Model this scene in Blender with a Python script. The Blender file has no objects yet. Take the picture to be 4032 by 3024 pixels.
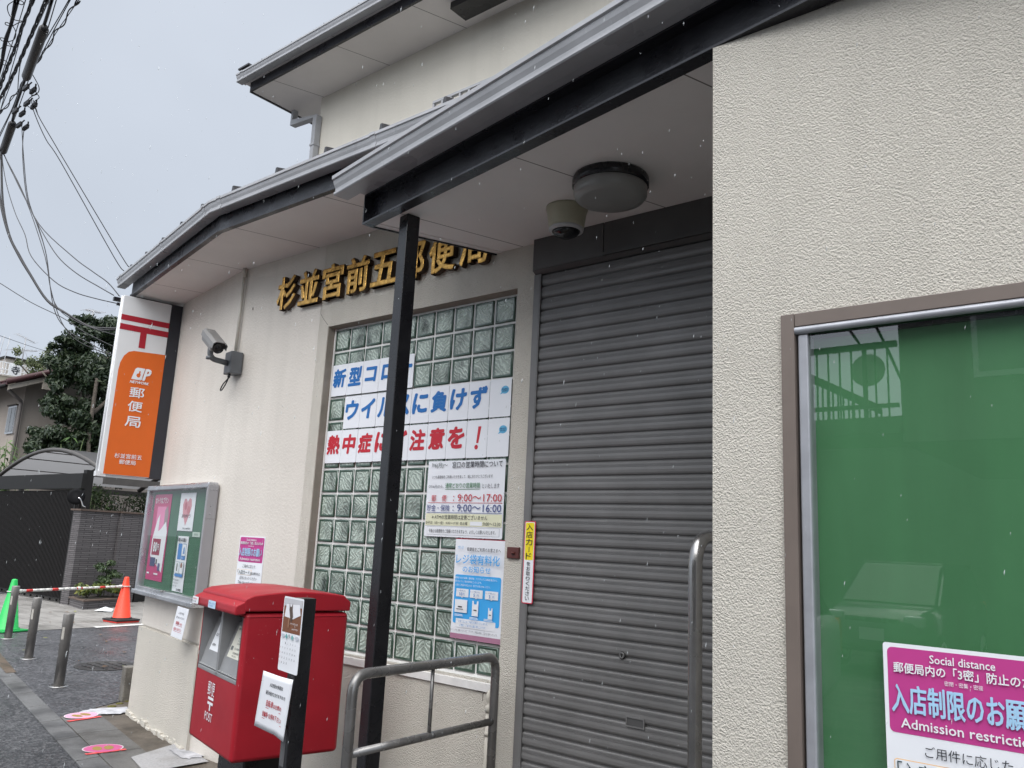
import bpy, bmesh, math, random
from mathutils import Matrix, Vector
random.seed(7)
sc = bpy.context.scene
COL = sc.collection
R = math.radians

# ------------------------------------------------------------------ camera
cam_d = bpy.data.cameras.new("camera")
cam = bpy.data.objects.new("camera", cam_d)
COL.objects.link(cam)
cam_d.sensor_width = 36.0
cam_d.lens = 36.0 * 3200 / 4032
cam_d.clip_start = 0.05
cam_d.clip_end = 600
CAM = Vector((4.2833, -3.3104, 1.5))
_yaw, _pit, _rol = R(-39.585), R(11.151), R(2.826)
_f = Vector((math.sin(_yaw) * math.cos(_pit), math.cos(_yaw) * math.cos(_pit), math.sin(_pit)))
_r = Vector((math.cos(_yaw), -math.sin(_yaw), 0))
_u = _r.cross(_f)
_c, _s = math.cos(_rol), math.sin(_rol)
_r2, _u2 = _c * _r + _s * _u, -_s * _r + _c * _u
M3 = Matrix((_r2, _u2, -_f)).transposed()
cam.matrix_world = Matrix.Translation(CAM) @ M3.to_4x4()
sc.camera = cam

# ------------------------------------------------------------------ light
SUN_EL, SUN_AZ = R(38), R(160)          # azimuth clockwise from +Y
w = bpy.data.worlds.new("World")
sc.world = w
w.use_nodes = True
nt = w.node_tree
for n in list(nt.nodes): nt.nodes.remove(n)
out = nt.nodes.new("ShaderNodeOutputWorld")
bg = nt.nodes.new("ShaderNodeBackground")
sky = nt.nodes.new("ShaderNodeTexSky")
sky.sky_type = 'NISHITA'; sky.sun_disc = False
sky.sun_elevation = SUN_EL; sky.sun_rotation = SUN_AZ
sky.air_density = 1.0; sky.dust_density = 3.0
tc = nt.nodes.new("ShaderNodeTexCoord")
sep = nt.nodes.new("ShaderNodeSeparateXYZ")
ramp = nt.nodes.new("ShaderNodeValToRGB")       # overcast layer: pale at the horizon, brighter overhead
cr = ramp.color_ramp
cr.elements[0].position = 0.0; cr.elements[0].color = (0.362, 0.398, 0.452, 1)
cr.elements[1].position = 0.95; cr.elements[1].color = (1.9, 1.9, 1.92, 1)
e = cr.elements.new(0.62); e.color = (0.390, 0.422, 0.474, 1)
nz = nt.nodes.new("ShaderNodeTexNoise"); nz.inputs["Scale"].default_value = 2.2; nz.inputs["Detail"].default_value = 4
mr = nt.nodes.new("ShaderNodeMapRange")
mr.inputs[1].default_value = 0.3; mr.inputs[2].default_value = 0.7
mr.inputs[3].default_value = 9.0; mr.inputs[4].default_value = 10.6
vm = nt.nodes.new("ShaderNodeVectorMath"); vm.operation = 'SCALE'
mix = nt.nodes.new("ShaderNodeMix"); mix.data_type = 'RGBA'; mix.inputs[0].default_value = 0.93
nt.links.new(tc.outputs["Generated"], sep.inputs[0])
nt.links.new(sep.outputs[2], ramp.inputs[0])
nt.links.new(tc.outputs["Generated"], nz.inputs["Vector"])
nt.links.new(nz.outputs[0], mr.inputs[0])
nt.links.new(ramp.outputs[0], vm.inputs[0])
# unseen sun side of the sky brightened, added to fill walls under the eaves
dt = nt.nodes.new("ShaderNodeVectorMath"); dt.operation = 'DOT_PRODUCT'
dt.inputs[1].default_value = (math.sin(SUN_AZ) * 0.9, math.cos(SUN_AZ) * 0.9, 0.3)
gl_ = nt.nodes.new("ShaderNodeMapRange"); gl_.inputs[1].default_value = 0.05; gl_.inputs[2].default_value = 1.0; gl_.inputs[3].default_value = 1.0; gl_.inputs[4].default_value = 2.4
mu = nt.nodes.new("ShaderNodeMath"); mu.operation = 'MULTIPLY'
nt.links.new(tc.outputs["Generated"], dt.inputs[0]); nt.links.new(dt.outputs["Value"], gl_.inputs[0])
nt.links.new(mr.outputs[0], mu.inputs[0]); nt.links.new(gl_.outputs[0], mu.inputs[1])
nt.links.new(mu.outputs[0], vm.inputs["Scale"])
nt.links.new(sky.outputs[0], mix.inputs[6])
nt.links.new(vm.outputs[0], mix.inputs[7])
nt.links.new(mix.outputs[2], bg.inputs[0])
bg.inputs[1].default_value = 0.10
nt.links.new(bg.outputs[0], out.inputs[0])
sun_d = bpy.data.lights.new("sun", 'SUN')
sun_d.energy = 1.25; sun_d.angle = R(60); sun_d.color = (1.0, 0.97, 0.93)
sun = bpy.data.objects.new("sun", sun_d); COL.objects.link(sun)
_sd = Vector((math.sin(SUN_AZ) * math.cos(SUN_EL), math.cos(SUN_AZ) * math.cos(SUN_EL), math.sin(SUN_EL)))
sun.rotation_euler = _sd.to_track_quat('Z', 'Y').to_euler()
sun.location = (0, -20, 30)
vs = sc.view_settings
vs.view_transform = 'Standard'; vs.look = 'None'; vs.gamma = 1.0; vs.exposure = 0.78
vs.use_curve_mapping = False
sc.cycles.max_bounces = 8
sc.cycles.use_denoising = True

# ------------------------------------------------------------------ materials
def new_mat(name):
    m = bpy.data.materials.new(name); m.use_nodes = True
    t = m.node_tree
    b = t.nodes["Principled BSDF"]
    return m, t, b
def N(t, typ, **kw):
    n = t.nodes.new(typ)
    for k, v in kw.items():
        if k in n.inputs.keys(): n.inputs[k].default_value = v
        else: setattr(n, k, v)
    return n
def coords(t, mode="Object"):
    return N(t, "ShaderNodeTexCoord").outputs[mode]
def mathn(t, op, a, b=None, c=None):
    n = N(t, "ShaderNodeMath", operation=op)
    for i, x in enumerate((a, b, c)):
        if x is None: continue
        if isinstance(x, (int, float)): n.inputs[i].default_value = x
        else: t.links.new(x, n.inputs[i])
    return n.outputs[0]
def mixc(t, fac, a, b, mode='MIX'):
    n = N(t, "ShaderNodeMix", data_type='RGBA', blend_type=mode)
    for i, x in ((0, fac), (6, a), (7, b)):
        if isinstance(x, (int, float)): n.inputs[i].default_value = x
        elif isinstance(x, tuple): n.inputs[i].default_value = x if len(x) == 4 else (*x, 1)
        else: t.links.new(x, n.inputs[i])
    return n.outputs[2]
def noise(t, vec, scale, detail=3, rough=0.55):
    n = N(t, "ShaderNodeTexNoise", Scale=scale, Detail=detail, Roughness=rough)
    if vec is not None: t.links.new(vec, n.inputs["Vector"])
    return n.outputs[0]
def rng(t, v, a, b, c=0.0, d=1.0):
    n = N(t, "ShaderNodeMapRange")
    for i, x in enumerate((a, b, c, d)): n.inputs[i + 1].default_value = x
    t.links.new(v, n.inputs[0]); return n.outputs[0]
def mapping(t, vec, scale):
    n = N(t, "ShaderNodeMapping"); n.inputs["Scale"].default_value = scale
    t.links.new(vec, n.inputs["Vector"]); return n.outputs[0]
_mc = {}
def mat(name, col, rough=0.6, metal=0.0, var=0.08, vscale=6.0, bump=0.0, bscale=200.0, bdist=0.002, coat=0.0, rvar=0.0, spec=0.5):
    key = (name, col)
    if key in _mc: return _mc[key]
    m, t, b = new_mat(name)
    vec = coords(t)
    b.inputs["Roughness"].default_value = rough
    b.inputs["Metallic"].default_value = metal
    b.inputs["Specular IOR Level"].default_value = spec
    b.inputs["Coat Weight"].default_value = coat
    if var:
        f = rng(t, noise(t, vec, vscale, 5), 0.3, 0.7, 1 - var, 1 + var)
        n = N(t, "ShaderNodeVectorMath", operation='SCALE'); n.inputs[0].default_value = col
        t.links.new(f, n.inputs["Scale"]); t.links.new(n.outputs[0], b.inputs["Base Color"])
    else: b.inputs["Base Color"].default_value = (*col, 1)
    if rvar:
        t.links.new(rng(t, noise(t, vec, vscale * 0.7, 3), 0.35, 0.65, max(0.03, rough - rvar), rough + rvar), b.inputs["Roughness"])
    if bump:
        bn = N(t, "ShaderNodeBump", Strength=bump, Distance=bdist)
        t.links.new(noise(t, vec, bscale, 3), bn.inputs["Height"]); t.links.new(bn.outputs[0], b.inputs["Normal"])
    _mc[key] = m
    return m
def srgb(r, g, b):
    return tuple(((c / 255) / 12.92 if c / 255 <= 0.04045 else ((c / 255 + 0.055) / 1.055) ** 2.4) for c in (r, g, b))
def ink(col):
    return mat("printed_ink", tuple(round(c, 4) for c in col), 0.5, var=0.03, vscale=9)

def stucco(name, col, strength, scale, dist, fine=0.3):
    m, t, b = new_mat(name)
    vec = coords(t)
    n1 = noise(t, vec, scale, 4, 0.6)
    v = N(t, "ShaderNodeTexVoronoi", Scale=scale * 0.75, feature='SMOOTH_F1'); t.links.new(vec, v.inputs["Vector"])
    h = mathn(t, 'ADD', mathn(t, 'MULTIPLY', n1, 1.2), mathn(t, 'MULTIPLY', v.outputs[0], -0.9))
    bn = N(t, "ShaderNodeBump", Strength=strength, Distance=dist)
    t.links.new(h, bn.inputs["Height"]); t.links.new(bn.outputs[0], b.inputs["Normal"])
    big = rng(t, noise(t, vec, 1.3, 5), 0.3, 0.7, 0.93, 1.05)
    # faint rain streaks running down the wall
    st = rng(t, noise(t, mapping(t, vec, (7, 7, 0.35)), 1.0, 4), 0.45, 0.75, 1.0, 0.93)
    f = mathn(t, "MULTIPLY", big, st)
    n = N(t, "ShaderNodeVectorMath", operation='SCALE'); n.inputs[0].default_value = col
    t.links.new(f, n.inputs["Scale"]); t.links.new(n.outputs[0], b.inputs["Base Color"])
    b.inputs["Roughness"].default_value = 0.85; b.inputs["Specular IOR Level"].default_value = 0.25
    return m
CREAM = (0.66, 0.625, 0.555)
M_ROUGH = stucco("rough_stucco", CREAM, 1.0, 255, 0.0058, 0.16)
M_SMOOTH = stucco("smooth_stucco", (0.65, 0.61, 0.555), 0.5, 90, 0.003, 0.06)
M_UPPER = stucco("upper_stucco", (0.62, 0.59, 0.52), 0.3, 70, 0.003, 0.05)
M_HOUSE = stucco("old_house_plaster", (0.33, 0.29, 0.255), 0.4, 40, 0.005, 0.1)

def soffit_mat():
    m, t, b = new_mat("painted_soffit_board")
    vec = coords(t)
    s = N(t, "ShaderNodeSeparateXYZ"); t.links.new(vec, s.inputs[0])
    fx = mathn(t, 'FRACT', mathn(t, 'DIVIDE', mathn(t, 'ADD', s.outputs[0], mathn(t, 'MULTIPLY', s.outputs[1], -0.35)), 0.91))
    line = mathn(t, 'LESS_THAN', fx, 0.007)
    f = rng(t, noise(t, vec, 1.5, 4), 0.3, 0.7, 0.93, 1.05)
    n = N(t, "ShaderNodeVectorMath", operation='SCALE'); n.inputs[0].default_value = (0.765, 0.73, 0.705)
    t.links.new(f, n.inputs["Scale"])
    c = mixc(t, line, n.outputs[0], (0.12, 0.10, 0.09))
    t.links.new(c, b.inputs["Base Color"]); b.inputs["Roughness"].default_value = 0.7
    bn = N(t, "ShaderNodeBump", Strength=0.12, Distance=0.002); t.links.new(noise(t, vec, 120, 3), bn.inputs["Height"]); t.links.new(bn.outputs[0], b.inputs["Normal"])
    return m
M_SOFFIT = soffit_mat()
M_GUTTER = mat("grey_gutter_metal", (0.36, 0.365, 0.38), 0.36, 0.0, 0.10, 5, 0.08, 160, 0.001, rvar=0.12)
M_BEAM = mat("black_blue_paint", (0.012, 0.012, 0.016), 0.32, 0, 0.25, 9, 0.35, 60, 0.003, rvar=0.12)
M_BLACK = mat("black_painted_steel", (0.010, 0.010, 0.012), 0.28, 0, 0.2, 9, 0.2, 70, 0.002, rvar=0.1)
M_ROOF = mat("dark_roof_metal", (0.05, 0.05, 0.055), 0.45, 0.2)
M_SHUT = mat("grey_shutter_paint", (0.158, 0.156, 0.155), 0.40, 0.0, 0.16, 3.5, 0.05, 220, 0.001, rvar=0.1)
M_SHUTD = mat("dark_shutter_housing", (0.080, 0.079, 0.079), 0.45, 0.0, 0.15, 5, 0.05, 220, 0.001)
M_ALU = mat("aluminium", (0.50, 0.51, 0.53), 0.32, 0.75, 0.07, 8, 0.05, 240, 0.0008, rvar=0.12)
M_BROWN = mat("brown_window_frame", (0.155, 0.125, 0.108), 0.5, 0.0, 0.09, 7, 0.05, 150, 0.001)
M_STEEL = mat("wet_stainless_pipe", (0.34, 0.335, 0.33), 0.24, 0.85, 0.12, 14, 0.06, 90, 0.001, rvar=0.1)
M_RAIL = mat("grey_handrail_pipe", (0.21, 0.205, 0.20), 0.27, 0.6, 0.15, 12, 0.06, 90, 0.001, rvar=0.1)
M_WHITE = mat("white_enamel", (0.72, 0.73, 0.74), 0.35, 0, 0.03, 5)
M_PAPER = mat("white_paper", (0.78, 0.80, 0.84), 0.42, 0, 0.03, 4, 0.06, 30, 0.002)
M_RED = mat("post_red_paint", (0.34, 0.011, 0.021), 0.44, 0, 0.11, 4, 0.12, 200, 0.0012, rvar=0.08, spec=0.4)
def worn_red(m):
    t = m.node_tree; b = t.nodes["Principled BSDF"]; src = b.inputs["Base Color"].links[0].from_socket
    vec = coords(t)
    fleck = mathn(t, 'MULTIPLY', rng(t, noise(t, vec, 95, 2), 0.70, 0.74), rng(t, noise(t, vec, 5, 3), 0.45, 0.6))
    t.links.new(mixc(t, mathn(t, 'MULTIPLY', fleck, 0.6), src, (0.42, 0.22, 0.20)), b.inputs["Base Color"])
worn_red(M_RED)
M_GREYP = mat("grey_plastic", (0.25, 0.255, 0.26), 0.5, 0, 0.10, 9)
M_GOLD = mat("gilded_wood", (0.52, 0.30, 0.08), 0.28, 0.85, 0.45, 26, 0.35, 70, 0.004, rvar=0.12)
M_LEAFD = None

def foliage(name, c1, c2, c3):
    m, t, b = new_mat(name)
    g = N(t, "ShaderNodeNewGeometry")
    r = N(t, "ShaderNodeValToRGB"); e = r.color_ramp
    e.elements[0].color = (*c1, 1); e.elements[1].color = (*c3, 1); x = e.elements.new(0.5); x.color = (*c2, 1)
    clump = noise(t, coords(t), 1.6, 3)
    f = mathn(t, 'ADD', mathn(t, 'MULTIPLY', g.outputs["Random Per Island"], 0.6), mathn(t, 'MULTIPLY', clump, 0.5))
    t.links.new(mathn(t, 'SUBTRACT', f, 0.05), r.inputs[0]); t.links.new(r.outputs[0], b.inputs["Base Color"])
    b.inputs["Roughness"].default_value = 0.5
    tr = N(t, "ShaderNodeBsdfTranslucent"); t.links.new(r.outputs[0], tr.inputs[0])
    ms = N(t, "ShaderNodeMixShader"); ms.inputs[0].default_value = 0.25
    o = t.nodes["Material Output"]
    t.links.new(b.outputs[0], ms.inputs[1]); t.links.new(tr.outputs[0], ms.inputs[2]); t.links.new(ms.outputs[0], o.inputs[0])
    return m
M_EVER = foliage("evergreen_leaf", (0.010, 0.022, 0.011), (0.022, 0.042, 0.018), (0.055, 0.075, 0.028))
M_HEDGE = foliage("hedge_leaf", (0.014, 0.032, 0.012), (0.035, 0.065, 0.022), (0.09, 0.13, 0.04))
M_BAMB = foliage("bamboo_leaf", (0.05, 0.10, 0.03), (0.09, 0.17, 0.05), (0.15, 0.23, 0.08))
M_VINE = foliage("yellow_green_leaf", (0.05, 0.075, 0.03), (0.10, 0.13, 0.05), (0.18, 0.19, 0.08))
M_PLANT = foliage("planter_leaf", (0.035, 0.07, 0.02), (0.10, 0.14, 0.03), (0.26, 0.23, 0.04))
M_BARK = mat("grey_bark", (0.09, 0.075, 0.06), 0.9, 0, 0.25, 14, 0.8, 40, 0.02)

def asphalt(name, base, light, wet):
    m, t, b = new_mat(name)
    vec = coords(t)
    v = N(t, "ShaderNodeTexVoronoi", Scale=58.0); t.links.new(vec, v.inputs["Vector"])
    c = mixc(t, rng(t, v.outputs["Color"], 0.35, 0.95), base, light)
    big = rng(t, noise(t, vec, 0.9, 5), 0.35, 0.65, 0.78, 1.15)
    c2 = mixc(t, 1.0, c, (1, 1, 1), 'MULTIPLY')
    n = N(t, "ShaderNodeVectorMath", operation='SCALE'); t.links.new(c2, n.inputs[0]); t.links.new(big, n.inputs["Scale"])
    t.links.new(n.outputs[0], b.inputs["Base Color"])
    t.links.new(rng(t, noise(t, vec, 1.7, 4), 0.35, 0.65, wet[0], wet[1]), b.inputs["Roughness"])
    bn = N(t, "ShaderNodeBump", Strength=0.9, Distance=0.010); t.links.new(v.outputs["Distance"], bn.inputs["Height"]); t.links.new(bn.outputs[0], b.inputs["Normal"])
    return m
M_ASPH = asphalt("wet_asphalt", (0.020, 0.021, 0.024), (0.12, 0.12, 0.125), (0.28, 0.6))
M_ASPH2 = asphalt("coarse_forecourt_asphalt", (0.022, 0.023, 0.027), (0.145, 0.145, 0.155), (0.26, 0.55))
def concrete(name, col, dirt, amount, joint=None):
    m, t, b = new_mat(name)
    vec = coords(t)
    f = rng(t, noise(t, vec, 2.4, 6, 0.65), 0.5 - amount, 0.72 - amount)
    c = mixc(t, f, col, dirt)
    sp = rng(t, noise(t, vec, 70, 3), 0.35, 0.65, 0.85, 1.12)
    n = N(t, "ShaderNodeVectorMath", operation='SCALE'); t.links.new(c, n.inputs[0]); t.links.new(sp, n.inputs["Scale"])
    c = n.outputs[0]
    hh = noise(t, vec, 55, 4)
    if joint:
        br = N(t, "ShaderNodeTexBrick", Scale=1.0, offset=joint[2])
        br.inputs["Color1"].default_value = (1, 1, 1, 1); br.inputs["Color2"].default_value = (0.88, 0.88, 0.88, 1); br.inputs["Mortar"].default_value = (0.35, 0.35, 0.34, 1)
        br.inputs["Mortar Size"].default_value = 0.006; br.inputs["Brick Width"].default_value = joint[0]; br.inputs["Row Height"].default_value = joint[1]
        t.links.new(vec, br.inputs["Vector"])
        c = mixc(t, 1.0, c, br.outputs[0], 'MULTIPLY')
    t.links.new(c, b.inputs["Base Color"])
    t.links.new(rng(t, noise(t, vec, 1.3, 4), 0.35, 0.65, 0.3, 0.75), b.inputs["Roughness"])
    bn = N(t, "ShaderNodeBump", Strength=0.35, Distance=0.003); t.links.new(hh, bn.inputs["Height"]); t.links.new(bn.outputs[0], b.inputs["Normal"])
    return m
M_SLAB = concrete("damp_concrete", (0.125, 0.104, 0.082), (0.046, 0.036, 0.026), 0.12)
M_PAVER = concrete("grey_paver", (0.125, 0.122, 0.118), (0.06, 0.056, 0.05), 0.06)
M_KERB = concrete("kerb_stone", (0.125, 0.125, 0.125), (0.05, 0.05, 0.05), 0.08)
M_TILE = concrete("pale_paving", (0.265, 0.255, 0.24), (0.15, 0.14, 0.13), 0.0, (0.6, 0.3, 0.5))
M_PATCH = concrete("pale_cement_patch", (0.36, 0.36, 0.37), (0.22, 0.21, 0.2), 0.0)
def brick_tile():
    m, t, b = new_mat("dark_split_face_tile")
    vec = coords(t)
    s = N(t, "ShaderNodeSeparateXYZ"); t.links.new(vec, s.inputs[0])
    cb = N(t, "ShaderNodeCombineXYZ"); t.links.new(mathn(t, 'ADD', s.outputs[0], s.outputs[1]), cb.inputs[0]); t.links.new(s.outputs[2], cb.inputs[1])
    br = N(t, "ShaderNodeTexBrick", Scale=1.0)
    br.inputs["Color1"].default_value = (0.085, 0.078, 0.080, 1); br.inputs["Color2"].default_value = (0.125, 0.115, 0.117, 1); br.inputs["Mortar"].default_value = (0.022, 0.02, 0.02, 1)
    br.inputs["Mortar Size"].default_value = 0.0045; br.inputs["Brick Width"].default_value = 0.27; br.inputs["Row Height"].default_value = 0.036
    t.links.new(cb.outputs[0], br.inputs["Vector"])
    t.links.new(br.outputs[0], b.inputs["Base Color"]); b.inputs["Roughness"].default_value = 0.65
    bn = N(t, "ShaderNodeBump", Strength=0.8, Distance=0.008, invert=True); t.links.new(br.outputs["Fac"], bn.inputs["Height"]); t.links.new(bn.outputs[0], b.inputs["Normal"])
    return m
M_BRICK = brick_tile()
def glass_sheet(name, tint=(1, 1, 1), mult=1.0):
    m, t, b = new_mat(name)
    o = t.nodes["Material Output"]
    g = N(t, "ShaderNodeBsdfGlossy"); g.inputs["Roughness"].default_value = 0.01
    tr = N(t, "ShaderNodeBsdfTransparent"); tr.inputs[0].default_value = (*tint, 1)
    lw = N(t, "ShaderNodeLayerWeight"); lw.inputs["Blend"].default_value = 0.5
    f = mathn(t, 'ADD', mathn(t, 'MULTIPLY', mathn(t, 'POWER', lw.outputs["Facing"], 5.0), 0.9), 0.075 * mult)
    ms = N(t, "ShaderNodeMixShader")
    t.links.new(f, ms.inputs[0]); t.links.new(tr.outputs[0], ms.inputs[1]); t.links.new(g.outputs[0], ms.inputs[2]); t.links.new(ms.outputs[0], o.inputs[0])
    return m
M_GLASS = glass_sheet("window_glass", (0.97, 0.98, 0.97), 1.75)
M_GLASSB = glass_sheet("display_glass", (0.97, 0.98, 0.97), 0.9)
M_POLY = None
def polycarb():
    m, t, b = new_mat("smoky_polycarbonate")
    o = t.nodes["Material Output"]
    b.inputs["Base Color"].default_value = (0.18, 0.18, 0.185, 1); b.inputs["Roughness"].default_value = 0.3
    tl = N(t, "ShaderNodeBsdfTranslucent"); tl.inputs[0].default_value = (0.25, 0.25, 0.255, 1)
    ms = N(t, "ShaderNodeMixShader"); ms.inputs[0].default_value = 0.55
    t.links.new(b.outputs[0], ms.inputs[1]); t.links.new(tl.outputs[0], ms.inputs[2]); t.links.new(ms.outputs[0], o.inputs[0])
    return m
M_POLY = polycarb()
def blind():
    m, t, b = new_mat("green_roller_blind")
    vec = coords(t)
    wv = N(t, "ShaderNodeTexWave", Scale=220.0, Distortion=0.0, bands_direction='Z'); t.links.new(vec, wv.inputs["Vector"])
    wx = N(t, "ShaderNodeTexWave", Scale=220.0, Distortion=0.0, bands_direction='X'); t.links.new(vec, wx.inputs["Vector"])
    f = rng(t, noise(t, mapping(t, vec, (3, 3, 0.4)), 2, 4), 0.3, 0.7, 0.88, 1.1)
    n = N(t, "ShaderNodeVectorMath", operation='SCALE'); n.inputs[0].default_value = (0.056, 0.212, 0.082); t.links.new(f, n.inputs["Scale"])
    t.links.new(n.outputs[0], b.inputs["Base Color"]); b.inputs["Roughness"].default_value = 0.6
    bn = N(t, "ShaderNodeBump", Strength=0.4, Distance=0.001); t.links.new(mathn(t, 'ADD', wv.outputs[1], wx.outputs[1]), bn.inputs["Height"]); t.links.new(bn.outputs[0], b.inputs["Normal"])
    return m
M_BLIND = blind()
def glass_block():
    m, t, b = new_mat("patterned_glass_block")
    uv = N(t, "ShaderNodeTexCoord").outputs["UV"]
    obj = coords(t)
    su = N(t, "ShaderNodeSeparateXYZ"); t.links.new(uv, su.inputs[0])
    U, V = su.outputs[0], su.outputs[1]
    sg = mathn(t, 'SUBTRACT', mathn(t, 'MULTIPLY', mathn(t, 'GREATER_THAN', noise(t, mapping(t, obj, (13, 13, 11)), 1.0, 1), 0.46), 2.0), 1.0)
    jit = noise(t, mapping(t, obj, (9, 9, 9)), 2.0, 3)
    ph = mathn(t, 'ADD', mathn(t, 'ADD', U, mathn(t, 'MULTIPLY', V, sg)), mathn(t, 'MULTIPLY', jit, 0.95))
    strk = mathn(t, 'POWER', mathn(t, 'ADD', mathn(t, 'MULTIPLY', mathn(t, 'SINE', mathn(t, 'MULTIPLY', ph, 22.0)), 0.5), 0.5), 1.6)
    big = noise(t, mapping(t, obj, (7, 7, 5)), 1.0, 3, 0.6)
    inside = noise(t, mapping(t, obj, (1.6, 1.6, 1.1)), 2.6, 2)
    patch = rng(t, mathn(t, 'ADD', mathn(t, 'MULTIPLY', big, 0.75), mathn(t, 'MULTIPLY', inside, 0.35)), 0.37, 0.60)
    val = mathn(t, 'MULTIPLY', patch, mathn(t, 'ADD', mathn(t, 'MULTIPLY', strk, 0.42), 0.58))
    c = mixc(t, val, (0.040, 0.056, 0.046), (0.50, 0.59, 0.52))
    t.links.new(c, b.inputs["Base Color"])
    b.inputs["Roughness"].default_value = 0.07; b.inputs["Specular IOR Level"].default_value = 0.6
    bn = N(t, "ShaderNodeBump", Strength=0.5, Distance=0.006); t.links.new(mathn(t, 'ADD', strk, mathn(t, 'MULTIPLY', big, 1.5)), bn.inputs["Height"]); t.links.new(bn.outputs[0], b.inputs["Normal"])
    return m
M_BLOCK = glass_block()
M_BLOCKE = mat("green_glass_edge", (0.045, 0.085, 0.062), 0.08, 0, 0.1, 5, spec=0.7)
M_MORTAR = mat("white_mortar", (0.74, 0.73, 0.71), 0.8, 0, 0.10, 12, 0.2, 90, 0.002)
M_JAMB = mat("shaded_dirty_reveal", (0.30, 0.265, 0.225), 0.85, 0, 0.12, 10, 0.5, 80, 0.006)  # dirt and the shadow inside the recess, both put into the colour

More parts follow.
